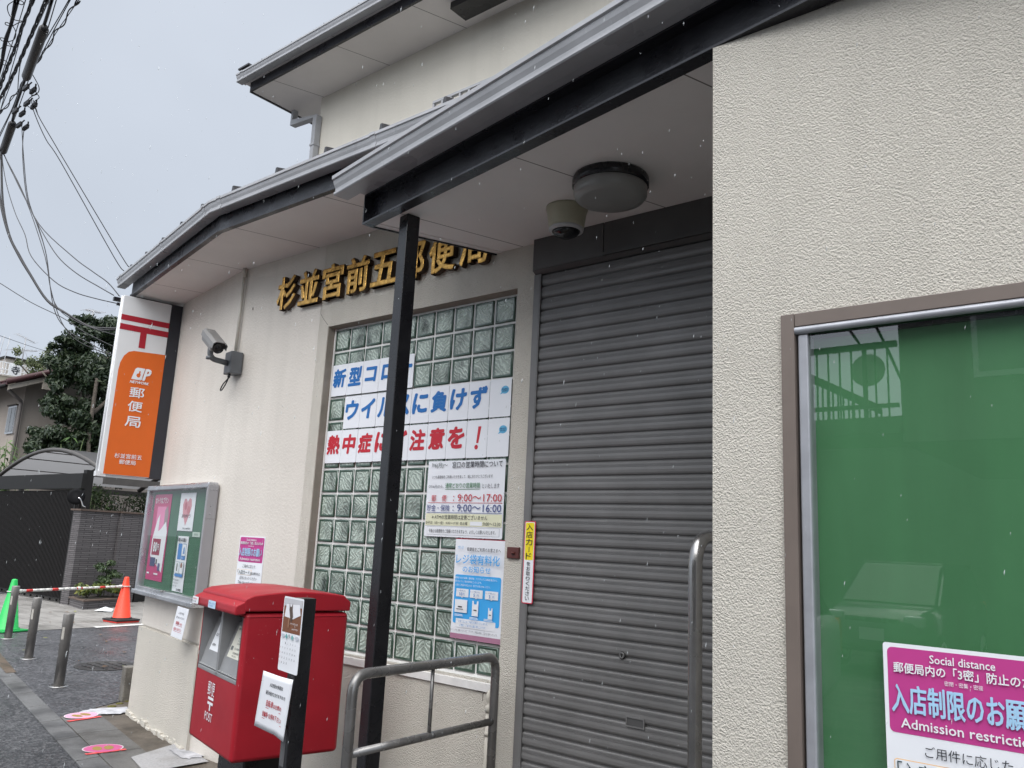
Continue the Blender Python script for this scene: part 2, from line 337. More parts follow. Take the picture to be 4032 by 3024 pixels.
# ------------------------------------------------------------------ mesh helpers
class MB:
    def __init__(self, fr=None):
        self.v = []; self.f = []; self.mi = []; self.sm = []; self.uv = {}; self.wn = False
        self.fr = fr
    def P(self, p):
        p = Vector(p)
        return self.fr @ p if self.fr is not None else p
    def add(self, verts, faces, mi=0, smooth=False):
        o = len(self.v)
        self.v += [self.P(p) for p in verts]
        for f in faces:
            self.f.append([i + o for i in f]); self.mi.append(mi); self.sm.append(smooth)
        return self
    def box(self, a, b, mi=0, bev=0.0):
        x0, x1 = sorted((a[0], b[0])); y0, y1 = sorted((a[1], b[1])); z0, z1 = sorted((a[2], b[2]))
        if bev <= 0:
            v = [(x0, y0, z0), (x1, y0, z0), (x1, y1, z0), (x0, y1, z0), (x0, y0, z1), (x1, y0, z1), (x1, y1, z1), (x0, y1, z1)]
            return self.add(v, [(0, 3, 2, 1), (4, 5, 6, 7), (0, 1, 5, 4), (1, 2, 6, 5), (2, 3, 7, 6), (3, 0, 4, 7)], mi)
        bm = bmesh.new(); bmesh.ops.create_cube(bm, size=1)
        for vv in bm.verts: vv.co = Vector(((x0 + x1) / 2 + vv.co.x * (x1 - x0), (y0 + y1) / 2 + vv.co.y * (y1 - y0), (z0 + z1) / 2 + vv.co.z * (z1 - z0)))
        bmesh.ops.bevel(bm, geom=bm.edges[:], offset=bev, segments=3, profile=0.5, affect='EDGES')
        self.wn = True
        return self.bm(bm, mi, True)
    def bm(self, bm, mi=0, smooth=False):
        bm.verts.index_update()
        self.add([v.co.copy() for v in bm.verts], [[v.index for v in f.verts] for f in bm.faces], mi, smooth)
        bm.free(); return self
    def quad(self, pts, mi=0):
        return self.add(pts, [tuple(range(len(pts)))], mi)
    def prism(self, pts2, h, axis='z', base=0.0, mi=0, smooth=False):
        n = len(pts2)
        def mk(p, t):
            return {'z': (p[0], p[1], t), 'y': (p[0], t, p[1]), 'x': (t, p[0], p[1])}[axis]
        v = [mk(p, base) for p in pts2] + [mk(p, base + h) for p in pts2]
        o = len(self.v)
        self.add(v, [tuple(range(n - 1, -1, -1)), tuple(range(n, 2 * n))], mi)
        for i in range(n):
            j = (i + 1) % n
            self.f.append([o + i, o + j, o + n + j, o + n + i]); self.mi.append(mi); self.sm.append(smooth)
        return self
    def tube(self, pts, r, seg=8, mi=0, caps=True, smooth=True, sq=False):
        pts = [Vector(p) for p in pts]; n = len(pts)
        rr = r if isinstance(r, (list, tuple)) else [r] * n
        rings = []; up = None
        for i, p in enumerate(pts):
            d = (pts[min(i + 1, n - 1)] - pts[max(i - 1, 0)]).normalized()
            if up is None:
                up = Vector((0, 0, 1)) if abs(d.z) < 0.9 else Vector((0, 1, 0))
            a = d.cross(up)
            if a.length < 1e-6: a = d.orthogonal()
            a.normalize(); b = a.cross(d).normalized(); up = b
            k = 1.0
            if 0 < i < n - 1:
                d1 = (pts[i] - pts[i - 1]).normalized(); d2 = (pts[i + 1] - pts[i]).normalized()
                k = 1 / max(0.6, math.cos(d1.angle(d2, 0) / 2))
            ring = []
            for s in range(seg):
                an = 2 * math.pi * (s + (0.5 if sq else 0)) / seg
                q = rr[i] * (math.sqrt(2) if sq else 1)
                ring.append(p + (a * math.cos(an) + b * math.sin(an)) * q * (k if sq else 1))
            rings.append(ring)
        o = 0; v = [q for ring in rings for q in ring]; f = []
        for i in range(n - 1):
            for s in range(seg):
                t2 = (s + 1) % seg
                f.append((i * seg + s, i * seg + t2, (i + 1) * seg + t2, (i + 1) * seg + s))
        if caps:
            f.append(tuple(range(seg - 1, -1, -1))); f.append(tuple((n - 1) * seg + s for s in range(seg)))
        return self.add(v, f, mi, smooth and not sq)
    def lathe(self, c, prof, seg=24, mi=0, smooth=True):
        v = []; f = []
        for (r, z) in prof:
            for s in range(seg):
                a = 2 * math.pi * s / seg
                v.append((c[0] + r * math.cos(a), c[1] + r * math.sin(a), c[2] + z))
        for i in range(len(prof) - 1):
            for s in range(seg):
                t2 = (s + 1) % seg
                f.append((i * seg + s, i * seg + t2, (i + 1) * seg + t2, (i + 1) * seg + s))
        f.append(tuple(range(seg - 1, -1, -1))); f.append(tuple((len(prof) - 1) * seg + s for s in range(seg)))
        return self.add(v, f, mi, smooth)
    def sweep(self, prof, path, mi=0, smooth=False, closed=True):
        """prof: (outward offset, z) pairs, path: xy points left to right, outward is the street side"""
        n = len(path); rings = []
        for i, p in enumerate(path):
            p = Vector(p)
            ds = []
            if i > 0: ds.append((p - Vector(path[i - 1])).normalized())
            if i < n - 1: ds.append((Vector(path[i + 1]) - p).normalized())
            ns = [Vector((d.y, -d.x)) for d in ds]
            m = sum(ns, Vector((0, 0))).normalized(); k = 1 / m.dot(ns[0])
            rings.append([(p.x + m.x * o * k, p.y + m.y * o * k, z) for o, z in prof])
        k = len(prof); v = [q for r_ in rings for q in r_]; f = []
        for i in range(n - 1):
            for s in range(k if closed else k - 1):
                t2 = (s + 1) % k
                f.append((i * k + s, (i + 1) * k + s, (i + 1) * k + t2, i * k + t2))
        if closed:
            f.append(tuple(range(k))); f.append(tuple((n - 1) * k + s for s in range(k - 1, -1, -1)))
        return self.add(v, f, mi, smooth)
    def build(self, name, mats, parent=None, bevel=0.0, recalc=True):
        me = bpy.data.meshes.new(name)
        inv = None
        if parent is not None:
            inv = world_of(parent).inverted()
        vv = [tuple(inv @ p) if inv is not None else tuple(p) for p in self.v]
        me.from_pydata(vv, [], self.f)
        if not isinstance(mats, (list, tuple)): mats = [mats]
        for m in mats: me.materials.append(m)
        me.polygons.foreach_set("material_index", self.mi)
        me.polygons.foreach_set("use_smooth", self.sm)
        if recalc:
            bm = bmesh.new(); bm.from_mesh(me); bmesh.ops.recalc_face_normals(bm, faces=bm.faces); bm.to_mesh(me); bm.free()
        if self.uv:
            ul = me.uv_layers.new(name="UVMap")
            for p in me.polygons:
                u = self.uv.get(p.index)
                if u:
                    for li, q in zip(p.loop_indices, u): ul.data[li].uv = q
        me.update()
        o = bpy.data.objects.new(name, me); COL.objects.link(o)
        if parent is not None: o.parent = parent
        if self.wn:
            md = o.modifiers.new("weighted_normals", 'WEIGHTED_NORMAL'); md.weight = 80
        if bevel:
            md = o.modifiers.new("bevel", 'BEVEL'); md.width = bevel; md.segments = 2; md.limit_method = 'ANGLE'
        return o
def world_of(o):
    m = o.matrix_basis.copy()
    return world_of(o.parent) @ m if o.parent else m
def tag(o, label, cat, group=None, kind=None):
    o["label"] = label; o["category"] = cat
    if group: o["group"] = group
    if kind: o["kind"] = kind
    return o
def struct(o):
    o["kind"] = "structure"; return o
def thing(name, label, cat, loc=(0, 0, 0), rz=0.0, group=None):
    o = bpy.data.objects.new(name, None); COL.objects.link(o)
    o.empty_display_size = 0.2
    o.location = loc; o.rotation_euler = (0, 0, rz)
    return tag(o, label, cat, group)
def frame(o, x, y, z):
    return Matrix(((x[0], y[0], z[0], o[0]), (x[1], y[1], z[1], o[1]), (x[2], y[2], z[2], o[2]), (0, 0, 0, 1)))
def smooth_path(pts, k=6):
    pts = [Vector(p) for p in pts]; outp = []
    for i in range(len(pts) - 1):
        p0 = pts[max(i - 1, 0)]; p1 = pts[i]; p2 = pts[i + 1]; p3 = pts[min(i + 2, len(pts) - 1)]
        for j in range(k):
            t_ = j / k
            outp.append(0.5 * ((2 * p1) + (p2 - p0) * t_ + (2 * p0 - 5 * p1 + 4 * p2 - p3) * t_ ** 2 + (3 * p1 - p0 - 3 * p2 + p3) * t_ ** 3))
    outp.append(pts[-1]); return outp
def bend(pts, r, k=6):
    """round the inner corners of a polyline"""
    pts = [Vector(p) for p in pts]; o = [pts[0]]
    for i in range(1, len(pts) - 1):
        a = (pts[i - 1] - pts[i]).normalized() * r + pts[i]; c = (pts[i + 1] - pts[i]).normalized() * r + pts[i]
        for j in range(k + 1):
            t_ = j / k
            o.append(a * (1 - t_) ** 2 + pts[i] * 2 * t_ * (1 - t_) + c * t_ ** 2)
    o.append(pts[-1]); return o

# ------------------------------------------------------------------ lettering
_tc = {}
def glyphs(body, bold=0.0, shear=0.0, res=2, extrude=0.0, bevel=0.0):
    key = (body, bold, shear, res, extrude, bevel)
    if key in _tc: return _tc[key]
    c = bpy.data.curves.new("lettering", 'FONT'); c.body = body; c.offset = bold; c.shear = shear
    c.resolution_u = res; c.extrude = extrude; c.bevel_depth = bevel; c.bevel_resolution = 1
    o = bpy.data.objects.new("lettering", c); COL.objects.link(o)
    bpy.context.view_layer.update()
    me = o.to_mesh()
    v = [x.co.copy() for x in me.vertices]; f = [tuple(p.vertices) for p in me.polygons]
    o.to_mesh_clear(); bpy.data.objects.remove(o); bpy.data.curves.remove(c)
    _tc[key] = (v, f)
    return v, f
def fit_text(mb, body, x, y, w_, h_, z, mi, bold=0.0, shear=0.0, res=2):
    """fit the lettering's box to (x, y-down, w, h) on the sheet's plane (sheet frame: x right, y up, z out)"""
    v, f = glyphs(body, 0.0, shear, res)
    x0 = min(p.x for p in v); x1 = max(p.x for p in v); y0 = min(p.y for p in v); y1 = max(p.y for p in v)
    sx = w_ / (x1 - x0); sy = h_ / (y1 - y0)
    k = 1 if bold < 0.004 else (5 if bold < 0.014 else 9)
    b_ = bold * min(sx, sy)                 # heavier strokes: the same strokes laid down again, slightly shifted
    qx, qy = (1 - 2 * b_ / w_) if k > 1 else 1, (1 - 2 * b_ / h_) if k > 1 else 1
    for i in range(k):
        a = 2 * math.pi * i / max(1, k - 1)
        ox, oy = (0, 0) if i == 0 else (b_ * math.cos(a), b_ * math.sin(a))
        mb.add([(x + w_ / 2 + ((p.x - x0) * sx - w_ / 2) * qx + ox, -y - h_ / 2 + ((p.y - y0) * sy - h_ / 2) * qy + oy, z + i * 0.00012) for p in v], f, mi)
def rrect(x, y, w_, h_, r, k=4):
    """rounded rectangle, y measured downwards"""
    if r <= 0: return [(x, -y - h_), (x + w_, -y - h_), (x + w_, -y), (x, -y)]
    p = []
    for cx, cy, a0 in ((x + w_ - r, -y - h_ + r, -90), (x + w_ - r, -y - r, 0), (x + r, -y - r, 90), (x + r, -y - h_ + r, 180)):
        for i in range(k + 1):
            a = R(a0 + 90 * i / k); p.append((cx + r * math.cos(a), cy + r * math.sin(a)))
    return p
def prints(parent, fr, els, z0, step=0.0006, name="printing", tname="lettering", lift=0.001):
    """els: ('r',x,y,w,h,col[,radius]) ('o',cx,cy,rx,ry,col) ('p',pts,col) ('t',text,x,y,w,h,col[,bold[,shear]]); y downwards"""
    sh = MB(fr); sm = []; tx = MB(fr); tm = []; k = 0
    def idx(lst, col):
        m = ink(col)
        if m not in lst: lst.append(m)
        return lst.index(m)
    ns = sum(1 for e_ in els if e_[0] != 't')
    zt = z0 + ns * step + lift
    for e_ in els:
        if e_[0] == 't':
            fit_text(tx, e_[1], e_[2], e_[3], e_[4], e_[5], zt, idx(tm, e_[6]), e_[7] if len(e_) > 7 else 0.0, e_[8] if len(e_) > 8 else 0.0)
            continue
        k += 1; z = z0 + k * step
        if e_[0] == 'r':
            pts = rrect(e_[1], e_[2], e_[3], e_[4], e_[6] if len(e_) > 6 else 0); col = e_[5]
        elif e_[0] == 'o':
            pts = [(e_[1] + e_[3] * math.cos(2 * math.pi * i / 24), -e_[2] + e_[4] * math.sin(2 * math.pi * i / 24)) for i in range(24)]; col = e_[5]
        else:
            pts = [(p[0], -p[1]) for p in e_[1]]; col = e_[2]
        sh.add([(p[0], p[1], z) for p in pts], [tuple(range(len(pts)))], idx(sm, col))
    if sh.f: sh.build(name, sm, parent, recalc=False)
    if tx.f: tx.build(tname, tm, parent, recalc=False)
def sheet(name, label, cat, o, xd, up, w_, h_, els=(), mat_=None, th=0.002, group=None, radius=0.0, curl=0.0):
    xd = Vector(xd).normalized(); up = Vector(up).normalized(); n = xd.cross(up).normalized()
    fr = frame(o, xd, up, n)
    root = thing(name, label, cat, Vector(o), 0.0, group)
    mb = MB(fr)
    pts = rrect(0, 0, w_, h_, radius)
    mb.prism(pts, th, 'z', 0.0)
    mb.build("sheet", mat_ or M_PAPER, root)
    if els: prints(root, fr, els, th)
    return root
BLUE = srgb(14, 104, 176); REDT = srgb(190, 25, 45); INK = srgb(35, 38, 48); PINK = srgb(185, 60, 135); SKYB = srgb(70, 160, 225)
WHITE = (0.78, 0.80, 0.83); GREEN = srgb(45, 120, 70); NAVY = srgb(35, 55, 125); PALEY = (0.72, 0.72, 0.52)
WIRES = [
 ('twist', [(-3.27,-1.0,6.3),(-3.58,-0.94,6.3),(-4.03,-0.85,6.3),(-4.65,-0.73,6.3),(-5.35,-0.6,6.3),(-5.99,-0.5,6.3),(-6.58,-0.39,6.3)]),
 ('twist', [(-3.69,-1.0,6.5),(-4.02,-0.92,6.5),(-4.53,-0.82,6.5),(-5.02,-0.71,6.5),(-5.68,-0.58,6.5),(-6.14,-0.48,6.5),(-6.74,-0.36,6.5)]),
 ('bundle', [(-4.0,-1.06,6.6),(-4.34,-0.98,6.6),(-4.82,-0.85,6.6),(-5.21,-0.77,6.6),(-5.86,-0.59,6.6),(-6.27,-0.5,6.6)]),
 ('bundle', [(-4.02,-1.03,6.6),(-4.31,-0.96,6.6),(-4.78,-0.85,6.6),(-5.22,-0.75,6.6),(-5.71,-0.62,6.6),(-6.18,-0.51,6.6)]),
 ('thin', [(-4.08,-0.96,6.7),(-4.42,-0.87,6.7),(-4.98,-0.74,6.7),(-5.47,-0.63,6.7),(-6.38,-0.43,6.7),(-6.75,-0.34,6.7)]),
 ('cable', [(-2.75,-1.13,6.0),(-3.04,-1.06,6.0),(-3.48,-0.95,6.0),(-4.56,-0.7,6.0),(-5.37,-0.51,6.0),(-5.77,-0.4,6.0),(-6.66,-0.18,6.0),(-7.14,-0.09,6.0)]),
 ('thin', [(-2.77,-1.09,6.05),(-3.09,-1.01,6.05),(-3.72,-0.85,6.05),(-4.52,-0.67,6.05),(-4.78,-0.61,6.05)]),
 ('thin', [(-2.81,-0.96,6.15),(-3.16,-0.89,6.15),(-3.99,-0.76,6.15),(-4.86,-0.62,6.15),(-5.79,-0.42,6.15),(-6.48,-0.29,6.15),(-6.89,-0.21,6.15)]),
 ('thin', [(-2.73,-0.97,6.1),(-3.06,-0.91,6.1),(-3.64,-0.81,6.1),(-4.3,-0.69,6.1),(-4.82,-0.62,6.1),(-5.51,-0.48,6.1),(-6.26,-0.33,6.1),(-6.73,-0.24,6.1)]),
 ('wavy', [(-2.87,-0.85,6.2),(-3.16,-0.81,6.2),(-3.47,-0.77,6.2),(-3.79,-0.73,6.2),(-4.33,-0.65,6.2),(-4.63,-0.61,6.2),(-5.15,-0.54,6.2),(-5.72,-0.47,6.2),(-6.13,-0.44,6.2),(-6.4,-0.41,6.2)]),
 ('thin', [(-3.35,-0.98,6.35),(-3.65,-0.9,6.35),(-4.16,-0.8,6.35),(-4.81,-0.69,6.35),(-5.74,-0.5,6.35),(-6.41,-0.36,6.35)]),
 ('thin', [(-4.57,-0.77,6.1),(-4.8,-0.7,6.1),(-5.13,-0.59,6.1),(-5.43,-0.48,6.1)]),
 ('thin', [(-3.89,-0.96,6.6),(-4.2,-0.89,6.6),(-5.03,-0.68,6.6),(-5.98,-0.45,6.6),(-6.99,-0.2,6.6)]),
 ('thin', [(-5.02,-0.48,6.0),(-5.0,-0.44,5.85),(-4.94,-0.3,5.57),(-4.86,-0.14,5.34),(-4.57,0.43,4.39),(-4.51,0.54,4.24)]),
 ('thin', [(-5.05,-0.45,6.0),(-5.02,-0.39,5.84),(-4.93,-0.21,5.55),(-4.87,-0.09,5.36),(-4.54,0.5,4.41),(-4.49,0.58,4.3)]),
 ('thin', [(-5.8,-0.29,6.0),(-5.78,-0.29,5.96),(-5.66,-0.26,5.59),(-5.48,-0.2,5.06),(-5.31,-0.1,4.69),(-5.17,-0.02,4.36),(-4.94,0.05,3.76),(-4.78,0.17,3.51),(-4.58,0.36,3.37),(-4.41,0.53,3.26)]),
 ('thin', [(-5.78,-0.25,6.0),(-5.77,-0.27,5.95),(-5.66,-0.27,5.59),(-5.47,-0.21,5.04),(-5.32,-0.1,4.71),(-5.18,-0.02,4.37),(-5.04,0.02,4.0),(-4.85,0.12,3.6),(-4.68,0.27,3.39),(-4.39,0.57,3.25)]),
 ('bundle', [(-6.74,-0.18,6.0),(-6.43,-0.16,5.27),(-6.19,-0.1,4.8),(-6.01,-0.01,4.53),(-5.86,0.07,4.32),(-5.62,0.21,4.0),(-5.4,0.36,3.84),(-5.19,0.51,3.71),(-5.07,0.6,3.68),(-4.85,0.76,3.69)]),
 ('bundle', [(-6.66,-0.24,6.0),(-6.39,-0.22,5.33),(-6.14,-0.14,4.82),(-5.95,-0.04,4.51),(-5.78,0.06,4.27),(-5.56,0.2,3.97),(-5.37,0.35,3.83),(-5.24,0.46,3.74),(-5.06,0.6,3.66),(-4.85,0.76,3.68)]),
 ('thin', [(-6.74,-0.17,6.0),(-6.54,-0.2,5.78),(-6.11,-0.24,5.35),(-5.57,-0.27,4.87),(-5.13,-0.28,4.52),(-4.72,-0.32,4.18),(-4.08,-0.3,3.81),(-3.63,-0.27,3.63),(-3.18,-0.25,3.5),(-2.67,-0.25,3.37)]),
 ('thin', [(-6.71,-0.18,6.0),(-5.93,-0.19,5.35),(-5.3,-0.21,4.87),(-4.79,-0.24,4.5),(-4.17,-0.27,4.09),(-3.62,-0.28,3.81),(-3.06,-0.29,3.58),(-2.7,-0.31,3.44)]),
 ('thin', [(-6.75,-0.17,6.0),(-6.01,-0.16,5.4),(-5.03,-0.2,4.65),(-4.03,-0.19,4.09),(-3.46,-0.2,3.82),(-3.06,-0.22,3.64),(-2.68,-0.27,3.44)]),
 ('thin', [(-6.75,-0.16,6.0),(-6.55,-0.1,5.73),(-6.21,0.02,5.28),(-5.65,0.13,4.5),(-5.22,0.15,3.89),(-4.89,0.29,3.65),(-4.41,0.52,3.49)]),
 ('thin', [(-6.25,-0.15,4.23),(-6.16,-0.11,4.19),(-5.69,0.08,3.94),(-5.23,0.26,3.74),(-4.84,0.38,3.54),(-4.41,0.52,3.36)]),
 ('thin', [(-11.01,1.41,4.56),(-11.51,1.66,4.65),(-14.08,3.07,5.07),(-16.3,4.47,5.43)]),
 ('loop', [(-4.35,-0.98,6.6),(-4.5,-0.99,6.6),(-4.64,-0.93,6.6),(-4.7,-0.86,6.6),(-4.65,-0.79,6.6),(-4.72,-0.81,6.6),(-4.84,-0.83,6.6),(-4.87,-0.88,6.6),(-4.82,-0.89,6.6),(-4.83,-0.83,6.6),(-4.93,-0.76,6.6),(-5.08,-0.72,6.6),(-5.18,-0.74,6.6),(-5.23,-0.79,6.6),(-5.18,-0.82,6.6),(-5.16,-0.77,6.6),(-5.24,-0.7,6.6),(-5.25,-0.65,6.6),(-5.29,-0.73,6.6),(-5.42,-0.74,6.6)]),
 ('loop', [(-4.35,-0.98,6.6),(-4.3,-0.95,6.6),(-4.31,-0.91,6.6),(-4.36,-0.91,6.6),(-4.37,-0.95,6.6)]),
 ('loop', [(-5.68,-0.67,6.6),(-5.63,-0.63,6.6),(-5.66,-0.58,6.6),(-5.73,-0.58,6.6),(-5.73,-0.64,6.6),(-5.7,-0.66,6.6)]),
 ('loop', [(-4.51,-0.66,6.0),(-4.68,-0.54,6.0),(-4.8,-0.49,6.0),(-4.92,-0.48,6.0),(-4.97,-0.5,6.0),(-4.89,-0.47,6.0),(-4.95,-0.43,6.0),(-5.05,-0.43,6.0),(-5.17,-0.41,6.0),(-5.29,-0.36,6.0)]),
 ('loop', [(-4.82,-0.6,6.0),(-4.85,-0.55,6.0),(-4.86,-0.49,6.0),(-5.04,-0.49,6.0),(-5.16,-0.47,6.0),(-5.25,-0.43,6.0),(-5.25,-0.38,6.0),(-5.22,-0.36,6.0),(-5.33,-0.3,6.0)]),
]

# ------------------------------------------------------------------ layout (metres; x along the facade, y into the building, z up)
W = -0.06                                # main wall face
A = R(-10.8)
WD = Vector((math.cos(A), math.sin(A), 0)); WN = Vector((-WD.y, WD.x, 0)); UP = Vector((0, 0, 1))
B0 = Vector((-1.125, W, 0))
WING = frame(B0, WD, -WN, UP)            # wing frame: s along the wing wall, off = out to the street, z
def WP(s, off, z): return B0 + WD * s - WN * off + UP * z
WT = 2.8476; BK = 0.155                  # top of the glass block window, block module
ZE, ZC = 3.451, 3.091                    # eave and canopy soffit heights
YR = -1.147                              # face of the projecting wall on the right

# ------------------------------------------------------------------ ground
def sheet_ground(name, pts, m, z):
    mb = MB(); mb.quad([(p[0], p[1], z) for p in pts]); o = mb.build(name, m); struct(o); return o
sheet_ground("road", [(-150, -150), (150, -150), (150, 150), (-150, 150)], M_ASPH, 0.0)
def kerb_y(x, inner): return (-0.575 if inner else -0.735) - (x + 1.2) * 0.2135
sheet_ground("forecourt_asphalt", [(-24, kerb_y(-24, True)), (-2.66, kerb_y(-2.66, True)), (-3.02, 0.42), (-3.0, 14), (-24, 14)], M_ASPH2, 0.004)
sheet_ground("concrete_apron", [(-2.656, kerb_y(-2.66, True)), (7, kerb_y(7, True)), (7, 0.5), (-3.0, 0.46)], M_SLAB, 0.006)
sheet_ground("pale_pavement", [(-14.5, 1.3), (-8.17, 1.3), (-8.36, 3.4), (-8.5, 14), (-14.5, 14)], M_TILE, 0.008)
kb = MB()
x = -14.0
while x < 7:
    L = 0.594
    a_, b_ = x, x + L
    kb.add([(a_, kerb_y(a_, False), 0.012), (b_, kerb_y(b_, False), 0.012), (b_, kerb_y(b_, True) - 0.006, 0.016), (a_, kerb_y(a_, True) - 0.006, 0.016),
            (a_, kerb_y(a_, False), -0.02), (b_, kerb_y(b_, False), -0.02), (b_, kerb_y(b_, True) - 0.006, -0.02), (a_, kerb_y(a_, True) - 0.006, -0.02)],
           [(0, 1, 2, 3), (0, 4, 5, 1), (1, 5, 6, 2), (2, 6, 7, 3), (3, 7, 4, 0)])
    x += 0.604
struct(kb.build("kerb", M_KERB, bevel=0.004))
pv = MB()
x = -2.62
while x < 6.5:
    a_, b_ = x, x + 0.59
    p = [(a_, kerb_y(a_, True) + 0.004), (b_, kerb_y(b_, True) + 0.004), (b_ + 0.06, kerb_y(b_, True) + 0.275), (a_ + 0.06, kerb_y(a_, True) + 0.275)]
    pv.add([(q[0], q[1], 0.013) for q in p] + [(q[0], q[1], -0.01) for q in p], [(0, 1, 2, 3), (0, 4, 5, 1), (1, 5, 6, 2), (2, 6, 7, 3), (3, 7, 4, 0)]); x += 0.60
struct(pv.build("paving_strip", M_PAVER, bevel=0.003))
sheet_ground("wet_drain_tiles", [(-8.2, kerb_y(-8.2, True) - 0.03), (-4.83, 0.12), (-4.83, 0.215), (-8.2, kerb_y(-8.2, True) + 0.1)], concrete("wet_brown_tile", (0.10, 0.07, 0.045), (0.05, 0.04, 0.03), 0.0, (0.3, 0.3, 0.0)), 0.018)
sheet_ground("white_line", [(-8.30, 2.50), (-8.17, 2.50), (-8.30, 3.55), (-8.43, 3.55)], mat("worn_road_paint", (0.62, 0.62, 0.60), 0.6, 0, 0.2, 20), 0.0125)
M_PAINTW = mat("worn_white_paint", (0.42, 0.42, 0.44), 0.7, 0, 0.35, 14)
def blot(name, c, rx, ry, rot, m, z, n=26, jag=0.18):
    pts = []
    for i in range(n):
        a = 2 * math.pi * i / n; k = 1 + random.uniform(-jag, jag)
        u, v = rx * k * math.copysign(abs(math.cos(a)) ** 0.6, math.cos(a)), ry * k * math.copysign(abs(math.sin(a)) ** 0.6, math.sin(a))
        pts.append((c[0] + u * math.cos(rot) - v * math.sin(rot), c[1] + u * math.sin(rot) + v * math.cos(rot)))
    return sheet_ground(name, pts, m, z)
blot("white_paint_smear", (-2.62, 0.11), 0.20, 0.13, R(70), M_PAINTW, 0.0165)
sheet_ground("cement_patch", [(-1.18, -0.42), (-0.80, -0.52), (-0.78, -0.10), (-1.34, 0.0)], M_PATCH, 0.0165)
blot("white_paint_smear", (-1.05, -0.10), 0.16, 0.075, R(-8), M_PAINTW, 0.0205)
mo = MB()
for (x, y), rr in [((-2.95 + i * 0.07, 0.43 - i * 0.092 + random.uniform(-0.03, 0.03)), random.uniform(0.02, 0.05)) for i in range(6)]:
    mo.lathe((x, y, 0.004), [(rr, 0), (rr * 0.8, 0.008), (rr * 0.3, 0.012)], 10)
M_MOSS = mat("moss", (0.10, 0.09, 0.02), 0.9, 0, 0.3, 40, 0.6, 120, 0.01)
o = mo.build("moss", M_MOSS); o["kind"] = "stuff"; o["label"] = "olive moss along the edge of the concrete apron"; o["category"] = "moss"

# ------------------------------------------------------------------ post office
PO = thing("post_office", "two storey cream stucco building with grey gutters, rolled shutter and glass block window", "building", (0, 0.5, 0))
# walls (0 rough stucco, 1 smooth stucco, 2 reveal)
wl = MB()
wx0, wx1, wz0 = -0.012, 1.604, WT - 13 * BK - 0.006
wl.box((-1.125, W, 0), (wx0 - 0.10, 0.2, 3.6), 1)
wl.box((wx0 - 0.10, W - 0.001, 0), (wx0, 0.2, 3.6), 0)
wl.box((wx0, W - 0.001, 0), (wx1, 0.2, wz0), 0)
wl.box((wx0, W - 0.001, WT + 0.012), (wx1, 0.2, 3.6), 0)
wl.box((wx1, W - 0.001, 0), (3.6, 0.2, 3.6), 0)
wl.fr = WING
wl.box((-1.345, -0.25, 0.712), (0.0, 0.0, 3.6), 1); wl.box((-1.335, -0.25, 0.0), (0.01, -0.014, 0.715), 1)
wl.box((-1.357, -0.26, -0.02), (0.03, 0.016, 0.695), 0)
wl.box((-1.345, -6.0, 0.0), (-1.14, -0.25, 3.6), 1)
wl.fr = None
# projecting wall on the right with its window opening
ox0, ox1, oz0, oz1 = 3.462, 5.30, 0.55, 2.163
wl.box((3.254, YR, 0), (ox0, W + 0.1, ZC - 0.0135), 0)
wl.box((ox0, YR, oz1), (ox1, YR + 0.2, ZC - 0.0135), 0)
wl.box((ox0, YR, 0), (ox1, YR + 0.2, oz0), 0)
wl.box((ox1, YR, 0), (9, W + 0.1, ZC - 0.0135), 0)
wl.build("wall", [M_ROUGH, M_SMOOTH, M_JAMB], PO)
# crumbling mortar along the foot of the wing wall
cm = MB(WING)
s = -1.36
while s < 0.0:
    L = random.uniform(0.03, 0.09)
    cm.box((s, 0.0, 0.0), (s + L, 0.016 + random.uniform(0.004, 0.028), random.uniform(0.015, 0.05)), 0, 0.004)
    s += L * 0.9
cm.build("wall_foot_mortar", M_ROUGH, PO)
def crack(pts, wd_=0.0016, y=W - 0.0022):
    ck = MB()
    for a, b in zip(pts, pts[1:]):
        d = Vector((b[0] - a[0], b[1] - a[1])).normalized(); n = Vector((-d.y, d.x)) * wd_
        ck.add([(a[0] - n.x, y, a[1] - n.y), (b[0] - n.x, y, b[1] - n.y), (b[0] + n.x, y, b[1] + n.y), (a[0] + n.x, y, a[1] + n.y)], [(0, 1, 2, 3)])
    ck.build("wall_crack", mat("crack_filler", (0.16, 0.14, 0.12), 0.9, 0, 0.1), PO, recalc=False)
crack([(-0.108, 3.050), (-0.106, 2.962), (-0.065, 2.917), (-0.016, 2.872)])
crack([(1.464, 0.774), (1.489, 0.770), (1.525, 0.776), (1.509, 0.765), (1.509, 0.73)], 0.0022)
crack([(-0.930, 3.13), (-0.928, 3.11)], 0.006)
# sill and reveals of the block window
rv = MB()
rv.box((wx0 - 0.002, W + 0.003, wz0), (wx0 + 0.004, 0.02, WT + 0.012)); rv.box((wx1 - 0.004, W + 0.003, wz0), (wx1 + 0.002, 0.02, WT + 0.012))
rv.add([(wx0 + 0.004, W + 0.002, WT + 0.012), (wx1 - 0.004, W + 0.002, WT + 0.012), (wx1 - 0.004, 0.02, WT + 0.004), (wx0 + 0.004, 0.02, WT + 0.004)], [(0, 1, 2, 3)])
rv.add([(wx0 + 0.004, W - 0.012, wz0 - 0.012), (wx1 - 0.004, W - 0.012, wz0 - 0.012), (wx1 - 0.004, 0.02, wz0 + 0.012), (wx0 + 0.004, 0.02, wz0 + 0.012),
        (wx0 + 0.004, W - 0.012, wz0 - 0.05), (wx1 - 0.004, W - 0.012, wz0 - 0.05)], [(0, 1, 2, 3), (0, 4, 5, 1)], 1)
rv.build("window_reveal", [M_JAMB, M_MORTAR], PO)
